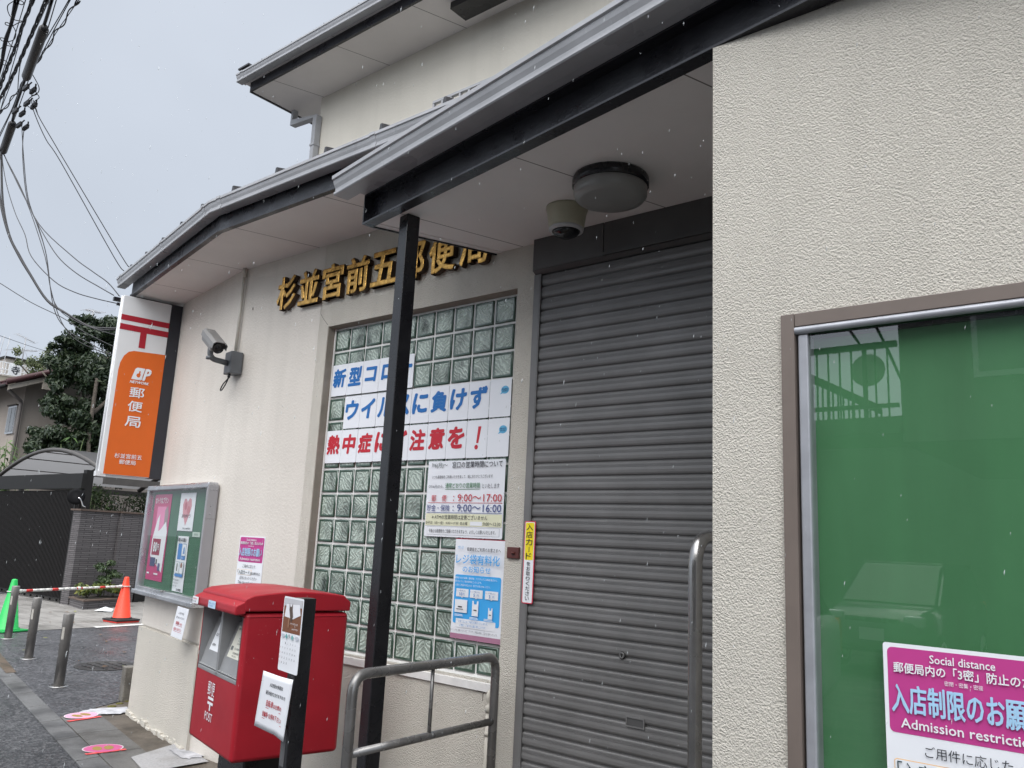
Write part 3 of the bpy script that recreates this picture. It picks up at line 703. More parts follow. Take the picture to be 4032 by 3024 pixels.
# glass block window: mortar grid with pillow shaped blocks
gb = MB(); gm = MB()
gm.box((wx0 + 0.004, 0.006, wz0), (wx1 - 0.004, 0.09, WT + 0.011))
gm.box((wx0 + 0.006, -0.006, wz0), (wx0 + 0.020, 0.006, WT + 0.004)); gm.box((1.565, -0.006, wz0), (wx1 - 0.004, 0.006, WT + 0.004))
win = gm.build("glass_block_window", M_MORTAR, PO)
g_ = 0.0055
for i in range(10):
    for j in range(13):
        x0, x1 = i * BK + g_, (i + 1) * BK - g_; z1, z0 = WT - j * BK - g_, WT - (j + 1) * BK + g_
        def ring(d, y): return [(x0 + d, y, z0 + d), (x1 - d, y, z0 + d), (x1 - d, y, z1 - d), (x0 + d, y, z1 - d)]
        rings = [ring(0, 0.008), ring(0.003, 0.000), ring(0.007, -0.004), ring(0.011, -0.0015), ring(0.017, 0.0)]
        base = len(gb.f)
        gb.add([p for r_ in rings for p in r_], [(k * 4 + q, k * 4 + (q + 1) % 4, k * 4 + 4 + (q + 1) % 4, k * 4 + 4 + q) for k in range(4) for q in range(4)], 1, True)
        fi = len(gb.f)
        gb.add(rings[-1], [(0, 1, 2, 3)], 0)
        gb.uv[fi] = [(0, 0), (1, 0), (1, 1), (0, 1)]
gb.build("glass_blocks", [M_BLOCK, M_BLOCKE], win, recalc=False)

# lower eave: soffit, black fascia, gutter and roof follow the bend of the wall
FP = [(-2.60, -0.182), (-0.517, -0.612), (7.5, -0.600)]
sf = MB()
wpth = [(WP(-1.36, 0.0, 0).x, WP(-1.36, 0.0, 0).y), (-1.125, W), (7.5, W)]
for i in range(2):
    a, b, c, d = FP[i], FP[i + 1], wpth[i + 1], wpth[i]
    for z in (ZE,):
        sf.add([(a[0], a[1], z), (b[0], b[1], z), (c[0], c[1] + 0.02, z), (d[0], d[1] + 0.02, z)], [(0, 1, 2, 3)])
e_ = WP(-1.36, -6, 0)
sf.add([(-2.60, -0.182, ZE), (wpth[0][0], wpth[0][1] + 0.02, ZE), (e_.x, e_.y, ZE), (e_.x - 0.14, e_.y, ZE)], [(0, 1, 2, 3)])
sf.build("soffit", M_SOFFIT, PO, recalc=False)
fa = MB(); fa.sweep([(0.0, ZE - 0.012), (0.022, ZE - 0.012), (0.022, ZE + 0.115), (0.0, ZE + 0.115)], FP)
fa.sweep([(0.022, ZE - 0.012), (0.034, ZE - 0.012), (0.034, ZE + 0.004), (0.022, ZE + 0.004)], FP)
q0 = Vector((-2.60, -0.182, 0)); q1 = Vector((e_.x - 0.14, e_.y, 0)); dd = (q1 - q0).normalized(); pp = Vector((-dd.y, dd.x, 0)) * 0.02
fa.add([q0 + UP * (ZE - 0.012), q1 + UP * (ZE - 0.012), q1 + UP * (ZE + 0.16), q0 + UP * (ZE + 0.13), q0 + pp + UP * (ZE - 0.012), q1 + pp + UP * (ZE - 0.012), q1 + pp + UP * (ZE + 0.16), q0 + pp + UP * (ZE + 0.13)],
       [(0, 1, 2, 3), (7, 6, 5, 4), (0, 4, 5, 1), (1, 5, 6, 2), (2, 6, 7, 3), (3, 7, 4, 0)])
fa.build("fascia", M_BEAM, PO)
GPROF = [(0.034, 0.0), (0.098, 0.0), (0.102, 0.004), (0.102, 0.013), (0.095, 0.017), (0.096, 0.030), (0.104, 0.045), (0.108, 0.058), (0.108, 0.064), (0.116, 0.066), (0.116, 0.082), (0.106, 0.082), (0.104, 0.07), (0.04, 0.07), (0.034, 0.09)]
def gutter(path, z, name, k=1.0, joints=()):
    g = MB(); g.sweep([(0.034 + (o - 0.034) * k, z + h * k) for o, h in GPROF], path)
    for (p, d) in joints:
        g.sweep([(0.034 + (o - 0.034) * k + (0.004 if o > 0.05 else 0), z + h * k - (0.003 if h < 0.01 else -0.002)) for o, h in GPROF], [(p[0] - d[0] * 0.02, p[1] - d[1] * 0.02), (p[0] + d[0] * 0.02, p[1] + d[1] * 0.02)])
    return g.build(name, M_GUTTER, PO)
def along(a, b, t_): return (a[0] + (b[0] - a[0]) * t_, a[1] + (b[1] - a[1]) * t_)
du = Vector((2.083, -0.43)).normalized()
GP = [(-2.80, -0.141), (-0.517, -0.612), (7.5, -0.600)]
gutter(GP, ZE + 0.098, "gutter", 1.0, [(along(GP[0], GP[1], 0.05), du), (along(GP[0], GP[1], 0.55), du), (along(GP[0], GP[1], 0.955), du), (along(GP[1], GP[2], 0.013), (1, 0)), (along(GP[1], GP[2], 0.2), (1, 0))])
rf = MB()
def roof_sheet(mb, outer, inner, zo, zi):
    for i in range(len(outer) - 1):
        a, b, c, d = outer[i], outer[i + 1], inner[i + 1], inner[i]
        mb.add([(a[0], a[1], zo), (b[0], b[1], zo), (c[0], c[1], zi), (d[0], d[1], zi), (a[0], a[1], zo + 0.02), (b[0], b[1], zo + 0.02), (c[0], c[1], zi + 0.02), (d[0], d[1], zi + 0.02)],
               [(0, 3, 2, 1), (4, 5, 6, 7), (0, 1, 5, 4), (1, 2, 6, 5), (2, 3, 7, 6), (3, 0, 4, 7)])
RO = [(-2.72, -0.235), (-0.53, -0.69), (7.5, -0.68)]
RI = [(-2.45, 0.95), (-1.0, 0.95), (7.5, 0.95)]
roof_sheet(rf, RO, RI, ZE + 0.165, ZE + 0.55)
for i, n_ in ((0, 5), (1, 17)):
    for k in range(n_):
        t_ = (k + 0.5) / n_
        a, b = along(RO[i], RO[i + 1], t_), along(RI[i], RI[i + 1], t_)
        b = along(a, (a[0] + 0.02, b[1]), 1.0)
        v = [(a[0] - 0.016, a[1] - 0.012, ZE + 0.183), (a[0] + 0.016, a[1] - 0.012, ZE + 0.183), (a[0] + 0.007, a[1] - 0.012, ZE + 0.235), (a[0] - 0.007, a[1] - 0.012, ZE + 0.235)]
        v += [(p[0] + b[0] - a[0], p[1] + b[1] - a[1] + 0.012, p[2] + 0.385) for p in v]
        rf.add(v, [(0, 1, 2, 3), (0, 3, 7, 4), (3, 2, 6, 7), (2, 1, 5, 6)])
rf.build("roof", M_ROOF, PO)

# upper storey
uw = MB(); uw.box((-1.71, 0.90, 3.7), (9, 6, 5.575)); uw.build("upper_wall", M_UPPER, PO)
ZU = 5.564
su = MB(); su.add([(-2.17, 0.44, ZU), (9, 0.44, ZU), (9, 1.0, ZU), (-2.17, 1.0, ZU)], [(0, 1, 2, 3)]); su.add([(-2.17, 1.0, ZU), (-1.6, 1.0, ZU), (-1.6, 6, ZU), (-2.17, 6, ZU)], [(0, 1, 2, 3)])
su.build("soffit", M_SOFFIT, PO, recalc=False)
fu = MB(); fu.box((-2.16, 0.415, ZU - 0.012), (9, 0.437, ZU + 0.085)); fu.box((-2.19, 0.43, ZU - 0.01), (-2.172, 6, ZU + 0.12)); fu.build("fascia", M_BEAM, PO)
us = MB(); us.box((-2.25, 0.34, ZU + 0.075), (9, 0.415, ZU + 0.088)); us.box((-2.25, 0.415, ZU + 0.086), (-2.19, 6, ZU + 0.098)); us.build("eave_board", M_SOFFIT, PO)
gutter([(-2.25, 0.415), (9, 0.415)], ZU + 0.060, "gutter", 0.95, [((-2.16, 0.415), (1, 0)), ((1.0, 0.415), (1, 0))])
ur = MB(); roof_sheet(ur, [(-2.26, 0.36), (9, 0.36)], [(-2.26, 3.4), (9, 3.4)], ZU + 0.13, ZU + 1.05)
for k in range(22):
    x = -1.9 + 0.45 * k
    ur.add([(x - 0.014, 0.34, ZU + 0.15), (x + 0.014, 0.34, ZU + 0.15), (x, 0.34, ZU + 0.19), (x - 0.014, 3.3, ZU + 1.05), (x + 0.014, 3.3, ZU + 1.05), (x, 3.3, ZU + 1.09)], [(0, 1, 2), (0, 2, 5, 3), (2, 1, 4, 5)])
ur.box((-2.30, 0.38, ZU + 0.14), (-2.17, 0.62, ZU + 0.235)); ur.box((-2.325, 0.36, ZU + 0.235), (-2.15, 0.64, ZU + 0.25))
ur.build("roof", M_ROOF, PO)
bk = MB(); bk.box((0.26, 0.59, ZU - 0.06), (2.4, 0.765, ZU - 0.002)); bk.build("black_beam_end", M_BLACK, PO)  # black box end of a beam below the upper soffit
dp = MB(); dp.tube([(-2.13, 0.90, ZU), (-2.13, 0.90, ZU - 0.135), (-1.70, 0.865, ZU - 0.215), (-1.70, 0.865, 3.8)], 0.023, 4, 0, True, False, True)
dp.box((-1.735, 0.83, 5.05), (-1.665, 0.9, 5.07)); dp.build("downpipe", M_GUTTER, PO)
gd = MB()
gd.box((-0.014, 0.735, 4.868), (1.6, 0.765, 4.888)); gd.box((-0.014, 0.735, 4.70), (1.6, 0.765, 4.715))
for k in range(18):
    x = -0.014 + k * 0.0938
    gd.box((x, 0.737, 4.715), (x + 0.016, 0.763, 4.868))
gd.build("window_guard", M_GUTTER, PO)

# entrance canopy
CA = R(-9.9); cd = Vector((math.cos(CA), math.sin(CA), 0)); cn = Vector((cd.y, -cd.x, 0))
C0 = Vector((1.135, -0.768, 0)); C1 = C0 + cd * 6.5
L1 = Vector((1.450, W + 0.01, 0))
cp = MB()
i0 = C0 - cn * 0.02
cp.add([(i0.x, i0.y, ZC), (C1.x, C1.y + 0.02, ZC), (C1.x, W + 0.01, ZC), (L1.x, L1.y, ZC)], [(0, 1, 2, 3)])
cp.build("canopy_soffit", M_SOFFIT, PO, recalc=False)
ce = MB()          # edge board and lip on the left end of the canopy
ld = (L1 - C0).normalized(); ln = Vector((-ld.y, ld.x, 0))
def strip(mb, a, b, n, t0, t1, z0, z1, mi=0):
    v = [a + n * t0, b + n * t0, b + n * t1, a + n * t1]
    mb.add([(p.x, p.y, z) for z in (z0, z1) for p in v], [(0, 3, 2, 1), (4, 5, 6, 7), (0, 1, 5, 4), (1, 2, 6, 5), (2, 3, 7, 6), (3, 0, 4, 7)], mi)
strip(ce, C0 + ld * 0.06, L1, ln, -0.035, 0.004, ZC - 0.004, ZC + 0.12, 1)
strip(ce, C0 + ld * 0.05, L1, ln, 0.004, 0.012, ZC - 0.012, ZC + 0.13, 0)
ce.build("canopy_edge", [M_BEAM, M_SOFFIT], PO)
bm_ = MB()         # steel channel along the front of the canopy, open to the street
def chan(o0, o1, z0, z1):
    a, b = C0 + cn * o0, C1 + cn * o0; c, d = C1 + cn * o1, C0 + cn * o1
    bm_.add([(p.x, p.y, z) for z in (z0, z1) for p in (a, b, c, d)], [(0, 3, 2, 1), (4, 5, 6, 7), (0, 1, 5, 4), (1, 2, 6, 5), (2, 3, 7, 6), (3, 0, 4, 7)])
chan(-0.05, -0.042, ZC - 0.012, ZC + 0.15); chan(-0.042, 0.008, ZC - 0.012, ZC - 0.003); chan(-0.042, 0.008, ZC + 0.141, ZC + 0.15)
a = C0 + cn * -0.05
# sloping weld fillet so that the web meets the flange as in a rolled section
f0, f1 = C0 + cn * -0.042, C1 + cn * -0.042; g0, g1 = C0 + cn * -0.022, C1 + cn * -0.022
bm_.add([(f0.x, f0.y, ZC + 0.018), (f1.x, f1.y, ZC + 0.018), (g1.x, g1.y, ZC - 0.003), (g0.x, g0.y, ZC - 0.003)], [(0, 1, 2, 3)])
e0, e1 = C0 + cn * -0.042, C0 + cn * 0.008
for (p, t_) in ((e0, 0.0),):
    bm_.add([(e0.x, e0.y, ZC - 0.003), (e1.x, e1.y, ZC - 0.003), (e1.x, e1.y, ZC + 0.141), (e0.x, e0.y, ZC + 0.141), (e0.x + cd.x * 0.008, e0.y + cd.y * 0.008, ZC - 0.003), (e1.x + cd.x * 0.008, e1.y + cd.y * 0.008, ZC - 0.003), (e1.x + cd.x * 0.008, e1.y + cd.y * 0.008, ZC + 0.141), (e0.x + cd.x * 0.008, e0.y + cd.y * 0.008, ZC + 0.141)],
            [(0, 1, 2, 3), (7, 6, 5, 4), (0, 4, 5, 1), (1, 5, 6, 2), (2, 6, 7, 3), (3, 7, 4, 0)])
bm_.build("canopy_beam", M_BEAM, PO)
GC0 = C0 - cd * 0.13; GC1 = C1
gutter([(GC0.x, GC0.y), (GC1.x, GC1.y)], ZC + 0.152, "canopy_gutter", 1.25)
cb = MB(); strip(cb, C0 + cd * 0.0 , C1, cn, -0.09, 0.043, ZC + 0.151, ZC + 0.165); cb.build("canopy_eave_board", M_GUTTER, PO)
cr_ = MB()
roof_sheet(cr_, [((C0 + cn * 0.08).x - 0.1, (C0 + cn * 0.08).y), ((C1 + cn * 0.08).x, (C1 + cn * 0.08).y)], [(1.30, -0.1), (C1.x, -0.1)], ZC + 0.215, ZC + 0.31)
for k in range(12):
    p = C0 + cn * 0.085 + cd * (0.3 + 0.46 * k)
    cr_.box((p.x - 0.012, p.y, ZC + 0.24), (p.x + 0.012, p.y + 0.5, ZC + 0.278))
cr_.build("canopy_roof", M_ROOF, PO)
ps = MB(frame((1.398, -0.690, 0), cd, -cn, UP))
ps.box((-0.037, -0.037, -0.02), (0.037, 0.037, ZC - 0.0005), 0, 0.004)
ps.build("canopy_post", M_BLACK, PO)

# roller shutter
sh = MB(); sh.box((1.742, -0.112, 2.915), (2.178, W + 0.002, ZC - 0.001)); sh.box((2.184, -0.112, 2.922), (3.254, W + 0.002, ZC - 0.001)); sh.box((2.176, -0.106, 2.92), (2.186, W, ZC - 0.002))
sh.add([(1.742, -0.112, 2.915), (3.254, -0.112, 2.915), (3.254, -0.085, 2.900), (1.742, -0.085, 2.900)], [(0, 1, 2, 3)])
sh.box((1.742, -0.085, 2.900), (3.254, W, 2.914)); sh.box((1.76, -0.118, 2.918), (3.254, -0.112, 2.934))
sro = sh.build("shutter", M_SHUTD, PO)
gu = MB(); gu.box((1.738, W - 0.030, 0.1), (1.776, W, 2.9)); gu.box((1.7765, W - 0.029, 0.1), (1.782, W - 0.0235, 2.9))
gu.build("guide_rail", M_SHUT, sro)
sl = MB(); pitch = 0.0665; z = 2.90; prof = []
while z > 0.2:
    for dz_, dy_ in ((0.0, 0.0130), (-0.0052, 0.0130), (-0.0058, 0.004), (-0.009, 0.0015), (-0.0155, 0.001), (-0.0157, 0.0028), (-0.0172, 0.0028), (-0.0174, 0.001), (-0.0205, 0.001), (-0.0207, 0.0028), (-0.0222, 0.0028), (-0.0224, 0.0008), (-0.0255, 0.0008), (-0.0257, 0.0026), (-0.0272, 0.0026), (-0.0274, 0.0004),
                     (-0.040, -0.0006), (-0.052, 0.0008), (-0.059, 0.0042), (-0.0625, 0.009), (-0.0645, 0.0122)):
        prof.append((dy_, z + dz_))
    z -= pitch
ny = len(prof); yb = W - 0.0205
vv = [(1.780, yb + p[0], p[1]) for p in prof] + [(3.30, yb + p[0], p[1]) for p in prof]
sl.add(vv, [(i, i + 1, ny + i + 1, ny + i) for i in range(ny - 1)])
slat = sl.build("slat_curtain", M_SHUT, sro, recalc=False)
lk = MB(frame((2.319, yb, 1.044), Vector((1, 0, 0)), UP, Vector((0, -1, 0))))
lk.lathe((0, 0, 0), [(0.0135, 0), (0.0135, 0.006), (0.010, 0.008), (0.0085, 0.005)], 20); lk.box((-0.0022, -0.006, 0.004), (0.0022, 0.006, 0.0088), 1); lk.lathe((0, 0, 0.0), [(0.0160, 0), (0.0160, 0.0035)], 20, 1)
lk.build("lock", [M_SHUT, M_BLACK], sro)
hd = MB(); hd.box((2.345, yb - 0.004, 0.755), (2.437, yb + 0.002, 0.760)); hd.box((2.345, yb - 0.004, 0.792), (2.437, yb + 0.002, 0.797)); hd.box((2.345, yb - 0.004, 0.760), (2.350, yb + 0.002, 0.792)); hd.box((2.432, yb - 0.004, 0.760), (2.437, yb + 0.002, 0.792))
hd.box((2.350, yb - 0.0005, 0.760), (2.432, yb + 0.002, 0.792), 1)
hd.build("pull_handle", [M_SHUT, M_SHUTD], sro)

# window with the green blind
fw = 0.038; yf = YR - 0.012
fm = MB()
fm.box((ox0 + 0.001, yf, oz0 - 0.03), (ox0 + fw, YR + 0.08, oz1 - 0.001)); fm.box((ox0 + fw + 0.0012, yf + 0.0015, oz1 - fw), (ox1, YR + 0.08, oz1 - 0.001)); fm.box((ox0 + fw, yf + 0.002, oz0 - 0.02), (ox1, YR + 0.08, oz0 + 0.02))
wfo = fm.build("window", M_BROWN, PO, bevel=0.0015)
sv = MB(); sv.box((ox0 + fw + 0.006, YR - 0.004, oz0 + 0.02), (ox0 + fw + 0.034, YR + 0.05, oz1 - fw - 0.022), 0, 0.006)
sv.tube([(ox0 + fw + 0.001, YR - 0.004, oz1 - fw - 0.011), (ox1, YR - 0.004, oz1 - fw - 0.011)], 0.0105, 14)
sv.build("sash", mat("weathered_aluminium", (0.36, 0.37, 0.40), 0.42, 0.35, 0.12, 12, 0.1, 180, 0.001), wfo)
gl = MB(); gl.quad([(ox0 + fw + 0.034, YR + 0.010, oz0 + 0.02), (ox1, YR + 0.010, oz0 + 0.02), (ox1, YR + 0.010, oz1 - fw - 0.02), (ox0 + fw + 0.034, YR + 0.010, oz1 - fw - 0.02)]); gl.build("pane", M_GLASS, wfo, recalc=False)
bl = MB(); bl.box((ox0 + fw + 0.02, YR + 0.045, oz0), (ox1, YR + 0.05, oz1 - fw)); bl.box((ox0 + fw, YR + 0.03, oz1 - fw - 0.028), (ox1, YR + 0.06, oz1 - fw - 0.018), 1)
bl.build("blind", [M_BLIND, M_BLACK], wfo)

# ------------------------------------------------------------------ lettering on the facade
M_GOLDS = mat("shaded_brown_sides", (0.050, 0.026, 0.012), 0.5, 0.2, 0.35, 18, 0.3, 60, 0.003)  # brown letter sides, their shadow put into the colour
nm = thing("name_sign", "row of eight gilded raised characters on the cream wall under the eave", "sign", (0.4, W, 3.0))
for i, ch in enumerate("杉並宮前五郵便局"):
    v, f = glyphs(ch, 0.0, 0.0, 2, 0.05, 0.018)
    x0 = min(p.x for p in v); x1 = max(p.x for p in v); y0 = min(p.y for p in v); y1 = max(p.y for p in v)
    cx = -0.463 + 0.2525 * i; hh = 0.252 if ch != "五" else 0.235; ww = 0.226 if ch != "五" else 0.245
    mb = MB()
    for k in range(7):                      # strokes thickened by repeating them slightly shifted
        an = k * math.pi / 3; ox, oz = (0, 0) if k == 0 else (0.0042 * math.cos(an), 0.0042 * math.sin(an))
        mb.add([(cx + ((p.x - x0) / (x1 - x0) - 0.5) * (ww - 0.011) + ox, W - 0.024 - p.z * 0.30 - 0.0004 * k, 3.158 + ((p.y - y0) / (y1 - y0) - 0.5) * (hh - 0.011) + oz) for p in v], f)
    co = mb.build("character", [M_GOLD, M_GOLDS], nm, recalc=False)
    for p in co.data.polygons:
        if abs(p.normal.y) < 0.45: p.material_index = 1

# projecting sign on the wing corner
SG = frame(WP(-1.33, 0, 0), WN, UP, WD)      # x towards the wall, y up, z faces the entrance
sg = thing("projecting_sign", "tall orange and white projecting sign with red postal mark on the wing corner", "sign", WP(-1.38, 0.25, 1.9))
mb = MB(SG); mb.box((-0.497, 1.90, -0.11), (-0.10, 3.42, 0.0), 0, 0.006); mb.build("sign_box", M_WHITE, sg)
mb = MB(SG); mb.box((-0.0995, 1.898, -0.10), (-0.004, 3.425, -0.002)); mb.build("mounting_panel", mat("dark_slate_panel", (0.022, 0.024, 0.032), 0.45, 0, 0.12, 5), sg)
mb = MB(SG); mb.tube([(-0.500, 1.905, -0.03), (-0.500, 3.415, -0.03)], 0.010, 8); mb.box((-0.515, 1.885, -0.06), (-0.482, 1.925, 0.006)); mb.box((-0.482, 1.885, -0.02), (-0.44, 1.897, 0.008)); mb.build("edge_trim", M_WHITE, sg)
mb = MB(SG); mb.box((-0.53, 3.335, -0.08), (-0.497, 3.355, -0.05)); mb.box((-0.56, 3.37, -0.09), (-0.497, 3.40, -0.05)); mb.build("cable_bracket", M_BLACK, sg)
ORANGE = srgb(214, 98, 20); SRED = srgb(165, 20, 40)
sf_ = frame(SG @ Vector((-0.497, 3.42, 0)), WN, UP, WD)
def Y(z): return 3.42 - z
op = [(0.037, Y(1.905)), (0.397, Y(1.905)), (0.397, Y(2.966)), (0.14, Y(2.955)), (0.10, Y(2.94)), (0.066, Y(2.90)), (0.045, Y(2.84)), (0.038, Y(2.78))]
prints(sg, sf_, [('p', op, ORANGE), ('r', 0.002, Y(3.252), 0.395, 0.048, SRED), ('r', 0.002, Y(3.172), 0.395, 0.050, SRED), ('r', 0.170, Y(3.125), 0.052, 0.136, SRED),
    ('p', [(0.148, Y(2.715)), (0.170, Y(2.803)), (0.185, Y(2.818)), (0.232, Y(2.818)), (0.236, Y(2.72)), (0.222, Y(2.712))], WHITE), ('o', 0.203, Y(2.752), 0.018, 0.018, ORANGE), ('r', 0.203, Y(2.79), 0.012, 0.03, ORANGE),
    ('t', "J", 0.198, Y(2.818), 0.05, 0.106, WHITE, 0.04, 0.25), ('t', "P", 0.236, Y(2.818), 0.066, 0.106, WHITE, 0.04, 0.25),
    ('t', "NETWORK", 0.139, Y(2.703), 0.155, 0.024, WHITE, 0.03, 0.25),
    ('t', "郵", 0.150, Y(2.648), 0.118, 0.09, WHITE, 0.012), ('t', "便", 0.150, Y(2.530), 0.118, 0.09, WHITE, 0.012), ('t', "局", 0.146, Y(2.400), 0.125, 0.09, WHITE, 0.012),
    ('t', "杉並宮前五", 0.103, Y(2.083), 0.215, 0.040, WHITE, 0.008), ('t', "郵便局", 0.145, Y(2.033), 0.130, 0.038, WHITE, 0.008)], 0.0005, 0.0005)

# notice board on the wing
NB = thing("notice_board", "shallow aluminium notice board with glass front on the wing wall", "notice board", WP(-0.67, 0.04, 0.955))
bs0, bs1, bz0, bz1, bd = -1.385, 0.042, 0.958, 1.835, 0.085
mb = MB(WING)
mb.box((bs0, 0.006, bz1 - 0.045), (bs1 - 0.001, bd, bz1), 0, 0.012); mb.box((bs0, 0.006, bz0), (bs1 - 0.001, bd + 0.022, bz0 + 0.035), 0, 0.008); mb.box((bs0 + 0.004, 0.006, bz0 + 0.03), (bs1 - 0.004, bd - 0.004, bz0 + 0.062), 0, 0.004)
mb.box((bs0, 0.006, bz0 + 0.01), (bs0 + 0.05, bd - 0.002, bz1 - 0.01), 0, 0.006); mb.build("board_frame", M_ALU, NB)
mb = MB(WING); mb.box((bs1 - 0.028, 0.004, bz0 + 0.02), (bs1 + 0.001, bd - 0.003, bz1 - 0.02), 0, 0.003); mb.box((bs1 - 0.001, 0.01, bz1 - 0.26), (bs1 + 0.0035, bd - 0.006, bz1 - 0.03), 0, 0.001)
for y_, z_ in ((0.02, bz1 - 0.055), (0.04, bz1 - 0.055), (0.06, bz1 - 0.055), (0.05, bz1 - 0.17), (0.05, bz1 - 0.225), (0.05, bz0 + 0.05)):
    mb.lathe((bs1 + 0.0035, y_, z_), [(0.004, -0.004), (0.004, 0.004)], 8)
mb.build("side_plate", mat("grey_satin_plate", (0.36, 0.355, 0.37), 0.45, 0.3, 0.05, 6), NB)
mb = MB(WING); mb.box((bs0 + 0.05, 0.02, bz0 + 0.06), (bs1 - 0.028, 0.026, bz1 - 0.045)); mb.box((-0.676, 0.0262, bz0 + 0.06), (-0.668, 0.0275, bz1 - 0.045), 1)
mb.build("green_backing", [mat("green_felt", (0.022, 0.115, 0.055), 0.8, 0, 0.15, 6), M_BLACK], NB)
mb = MB(WING); mb.quad([(bs0 + 0.05, bd - 0.02, bz0 + 0.06), (bs0 + 0.05, bd - 0.02, bz1 - 0.045), (bs1 - 0.028, bd - 0.02, bz1 - 0.045), (bs1 - 0.028, bd - 0.02, bz0 + 0.06)][::-1]); mb.build("glass_pane", M_GLASSB, NB, recalc=False)
mb = MB(WING); mb.box((-0.70, bd - 0.02, bz0 + 0.055), (-0.64, bd + 0.004, bz0 + 0.07), 0, 0.003); mb.lathe((-0.67, bd + 0.002, bz0 + 0.058), [(0.012, 0), (0.012, 0.01)], 12); mb.build("lock", M_STEEL, NB)
def on_wing(name, label, cat, s, z, w_, h_, els, off=0.03, **k):
    return sheet(name, label, cat, WP(s, off, z), WD, UP, w_, h_, els, **k)
def bars(x, y, w_, n_, dy, col, h_=0.006, rag=True):
    return [('r', x, y + i * dy, w_ * (random.uniform(0.6, 1.0) if rag else 1), h_, col) for i in range(n_)]
MAG = srgb(190, 40, 110)
on_wing("poster", "tall magenta advertising poster inside the notice board", "poster", -1.305, 1.765, 0.42, 0.69,
    [('r', 0.10, 0.10, 0.22, 0.20, srgb(225, 130, 175)), ('p', [(0.30, 0.13), (0.36, 0.09), (0.39, 0.16), (0.38, 0.30), (0.31, 0.30)], srgb(150, 130, 135)), ('p', [(0.06, 0.36), (0.14, 0.20), (0.19, 0.16), (0.19, 0.30), (0.25, 0.28), (0.36, 0.22), (0.41, 0.30), (0.39, 0.62), (0.06, 0.50)], WHITE),
     ('r', 0.09, 0.36, 0.20, 0.13, srgb(150, 30, 70)), ('t', "80", 0.13, 0.385, 0.10, 0.08, WHITE, 0.03), ('t', "円", 0.24, 0.40, 0.04, 0.05, WHITE, 0.02), ('r', 0.08, 0.51, 0.13, 0.07, srgb(50, 65, 110)), ('r', 0.23, 0.52, 0.03, 0.04, INK), ('r', 0.29, 0.55, 0.05, 0.06, srgb(80, 85, 130)),
     ('t', "おトクなプラン", 0.05, 0.025, 0.32, 0.05, WHITE, 0.02), ('r', 0.04, 0.63, 0.06, 0.012, WHITE), ('r', 0.22, 0.63, 0.10, 0.012, WHITE)], mat_=mat("magenta_print", MAG, 0.4, 0, 0.05, 5))
on_wing("poster", "white poster with a pink heart inside the notice board", "poster", -0.665, 1.768, 0.335, 0.288,
    [('p', [(0.17, 0.25), (0.09, 0.16), (0.07, 0.09), (0.10, 0.045), (0.14, 0.045), (0.17, 0.07), (0.21, 0.04), (0.25, 0.05), (0.27, 0.10), (0.24, 0.16)], srgb(205, 140, 150)), ('o', 0.14, 0.10, 0.03, 0.03, srgb(180, 95, 110)), ('o', 0.21, 0.13, 0.035, 0.03, srgb(190, 110, 120)),
     ('t', "ありがとう", 0.08, 0.16, 0.19, 0.03, srgb(110, 80, 90), 0.02), ('t', "かんしゃのきもち", 0.13, 0.262, 0.17, 0.014, INK, 0.02)])
on_wing("poster", "white notice with four blue framed pictures inside the notice board", "poster", -0.613, 1.440, 0.235, 0.41,
    [('r', 0.03, 0.055, 0.085, 0.12, srgb(60, 130, 200), 0.01), ('r', 0.125, 0.055, 0.085, 0.12, srgb(90, 130, 175), 0.01), ('r', 0.129, 0.059, 0.077, 0.085, WHITE, 0.008), ('p', [(0.15, 0.13), (0.155, 0.09), (0.17, 0.075), (0.185, 0.09), (0.19, 0.13)], srgb(110, 150, 200)), ('r', 0.127, 0.15, 0.08, 0.022, srgb(60, 130, 200), 0.005),
     ('r', 0.03, 0.19, 0.085, 0.11, srgb(150, 170, 180), 0.01), ('r', 0.034, 0.194, 0.077, 0.08, WHITE, 0.008), ('r', 0.055, 0.205, 0.02, 0.055, srgb(60, 80, 60)), ('r', 0.03, 0.28, 0.085, 0.02, srgb(60, 130, 200), 0.004), ('r', 0.125, 0.19, 0.085, 0.11, srgb(150, 170, 180), 0.01), ('r', 0.129, 0.194, 0.077, 0.08, WHITE, 0.008), ('o', 0.165, 0.215, 0.022, 0.02, srgb(140, 100, 80)), ('r', 0.125, 0.28, 0.085, 0.02, srgb(60, 130, 200), 0.004),
     ('t', "皆様へのお願い", 0.025, 0.012, 0.185, 0.03, INK, 0.02), ('t', "咳エチケット", 0.14, 0.153, 0.055, 0.014, WHITE), ('t', "手洗い消毒の徹底", 0.03, 0.318, 0.12, 0.014, INK), ('t', "ご協力ください", 0.03, 0.340, 0.12, 0.014, INK), ('t', "お願いします", 0.03, 0.362, 0.09, 0.014, INK), ('t', "日本郵便", 0.12, 0.385, 0.10, 0.018, INK, 0.02)])
on_wing("paper_tag", "small pale green paper tag inside the notice board", "tag", -0.31, 1.476, 0.155, 0.035, [('t', "掲示板", 0.04, 0.009, 0.075, 0.016, srgb(60, 90, 70))], mat_=mat("pale_green_paper", (0.45, 0.55, 0.48), 0.6, 0, 0.03))
BIKE = [('t', "入口付近の歩道は", 0.055, 0.035, 0.115, 0.016, INK), ('t', "通行の妨げになりますので", 0.03, 0.068, 0.165, 0.016, INK),
        ('t', "自転車", 0.05, 0.103, 0.065, 0.026, REDT, 0.012), ('t', "は左側の", 0.12, 0.110, 0.06, 0.018, REDT), ('r', 0.05, 0.134, 0.13, 0.002, REDT), ('t', "駐輪場へお停め下さい", 0.03, 0.150, 0.16, 0.022, REDT), ('r', 0.03, 0.177, 0.165, 0.002, REDT)]
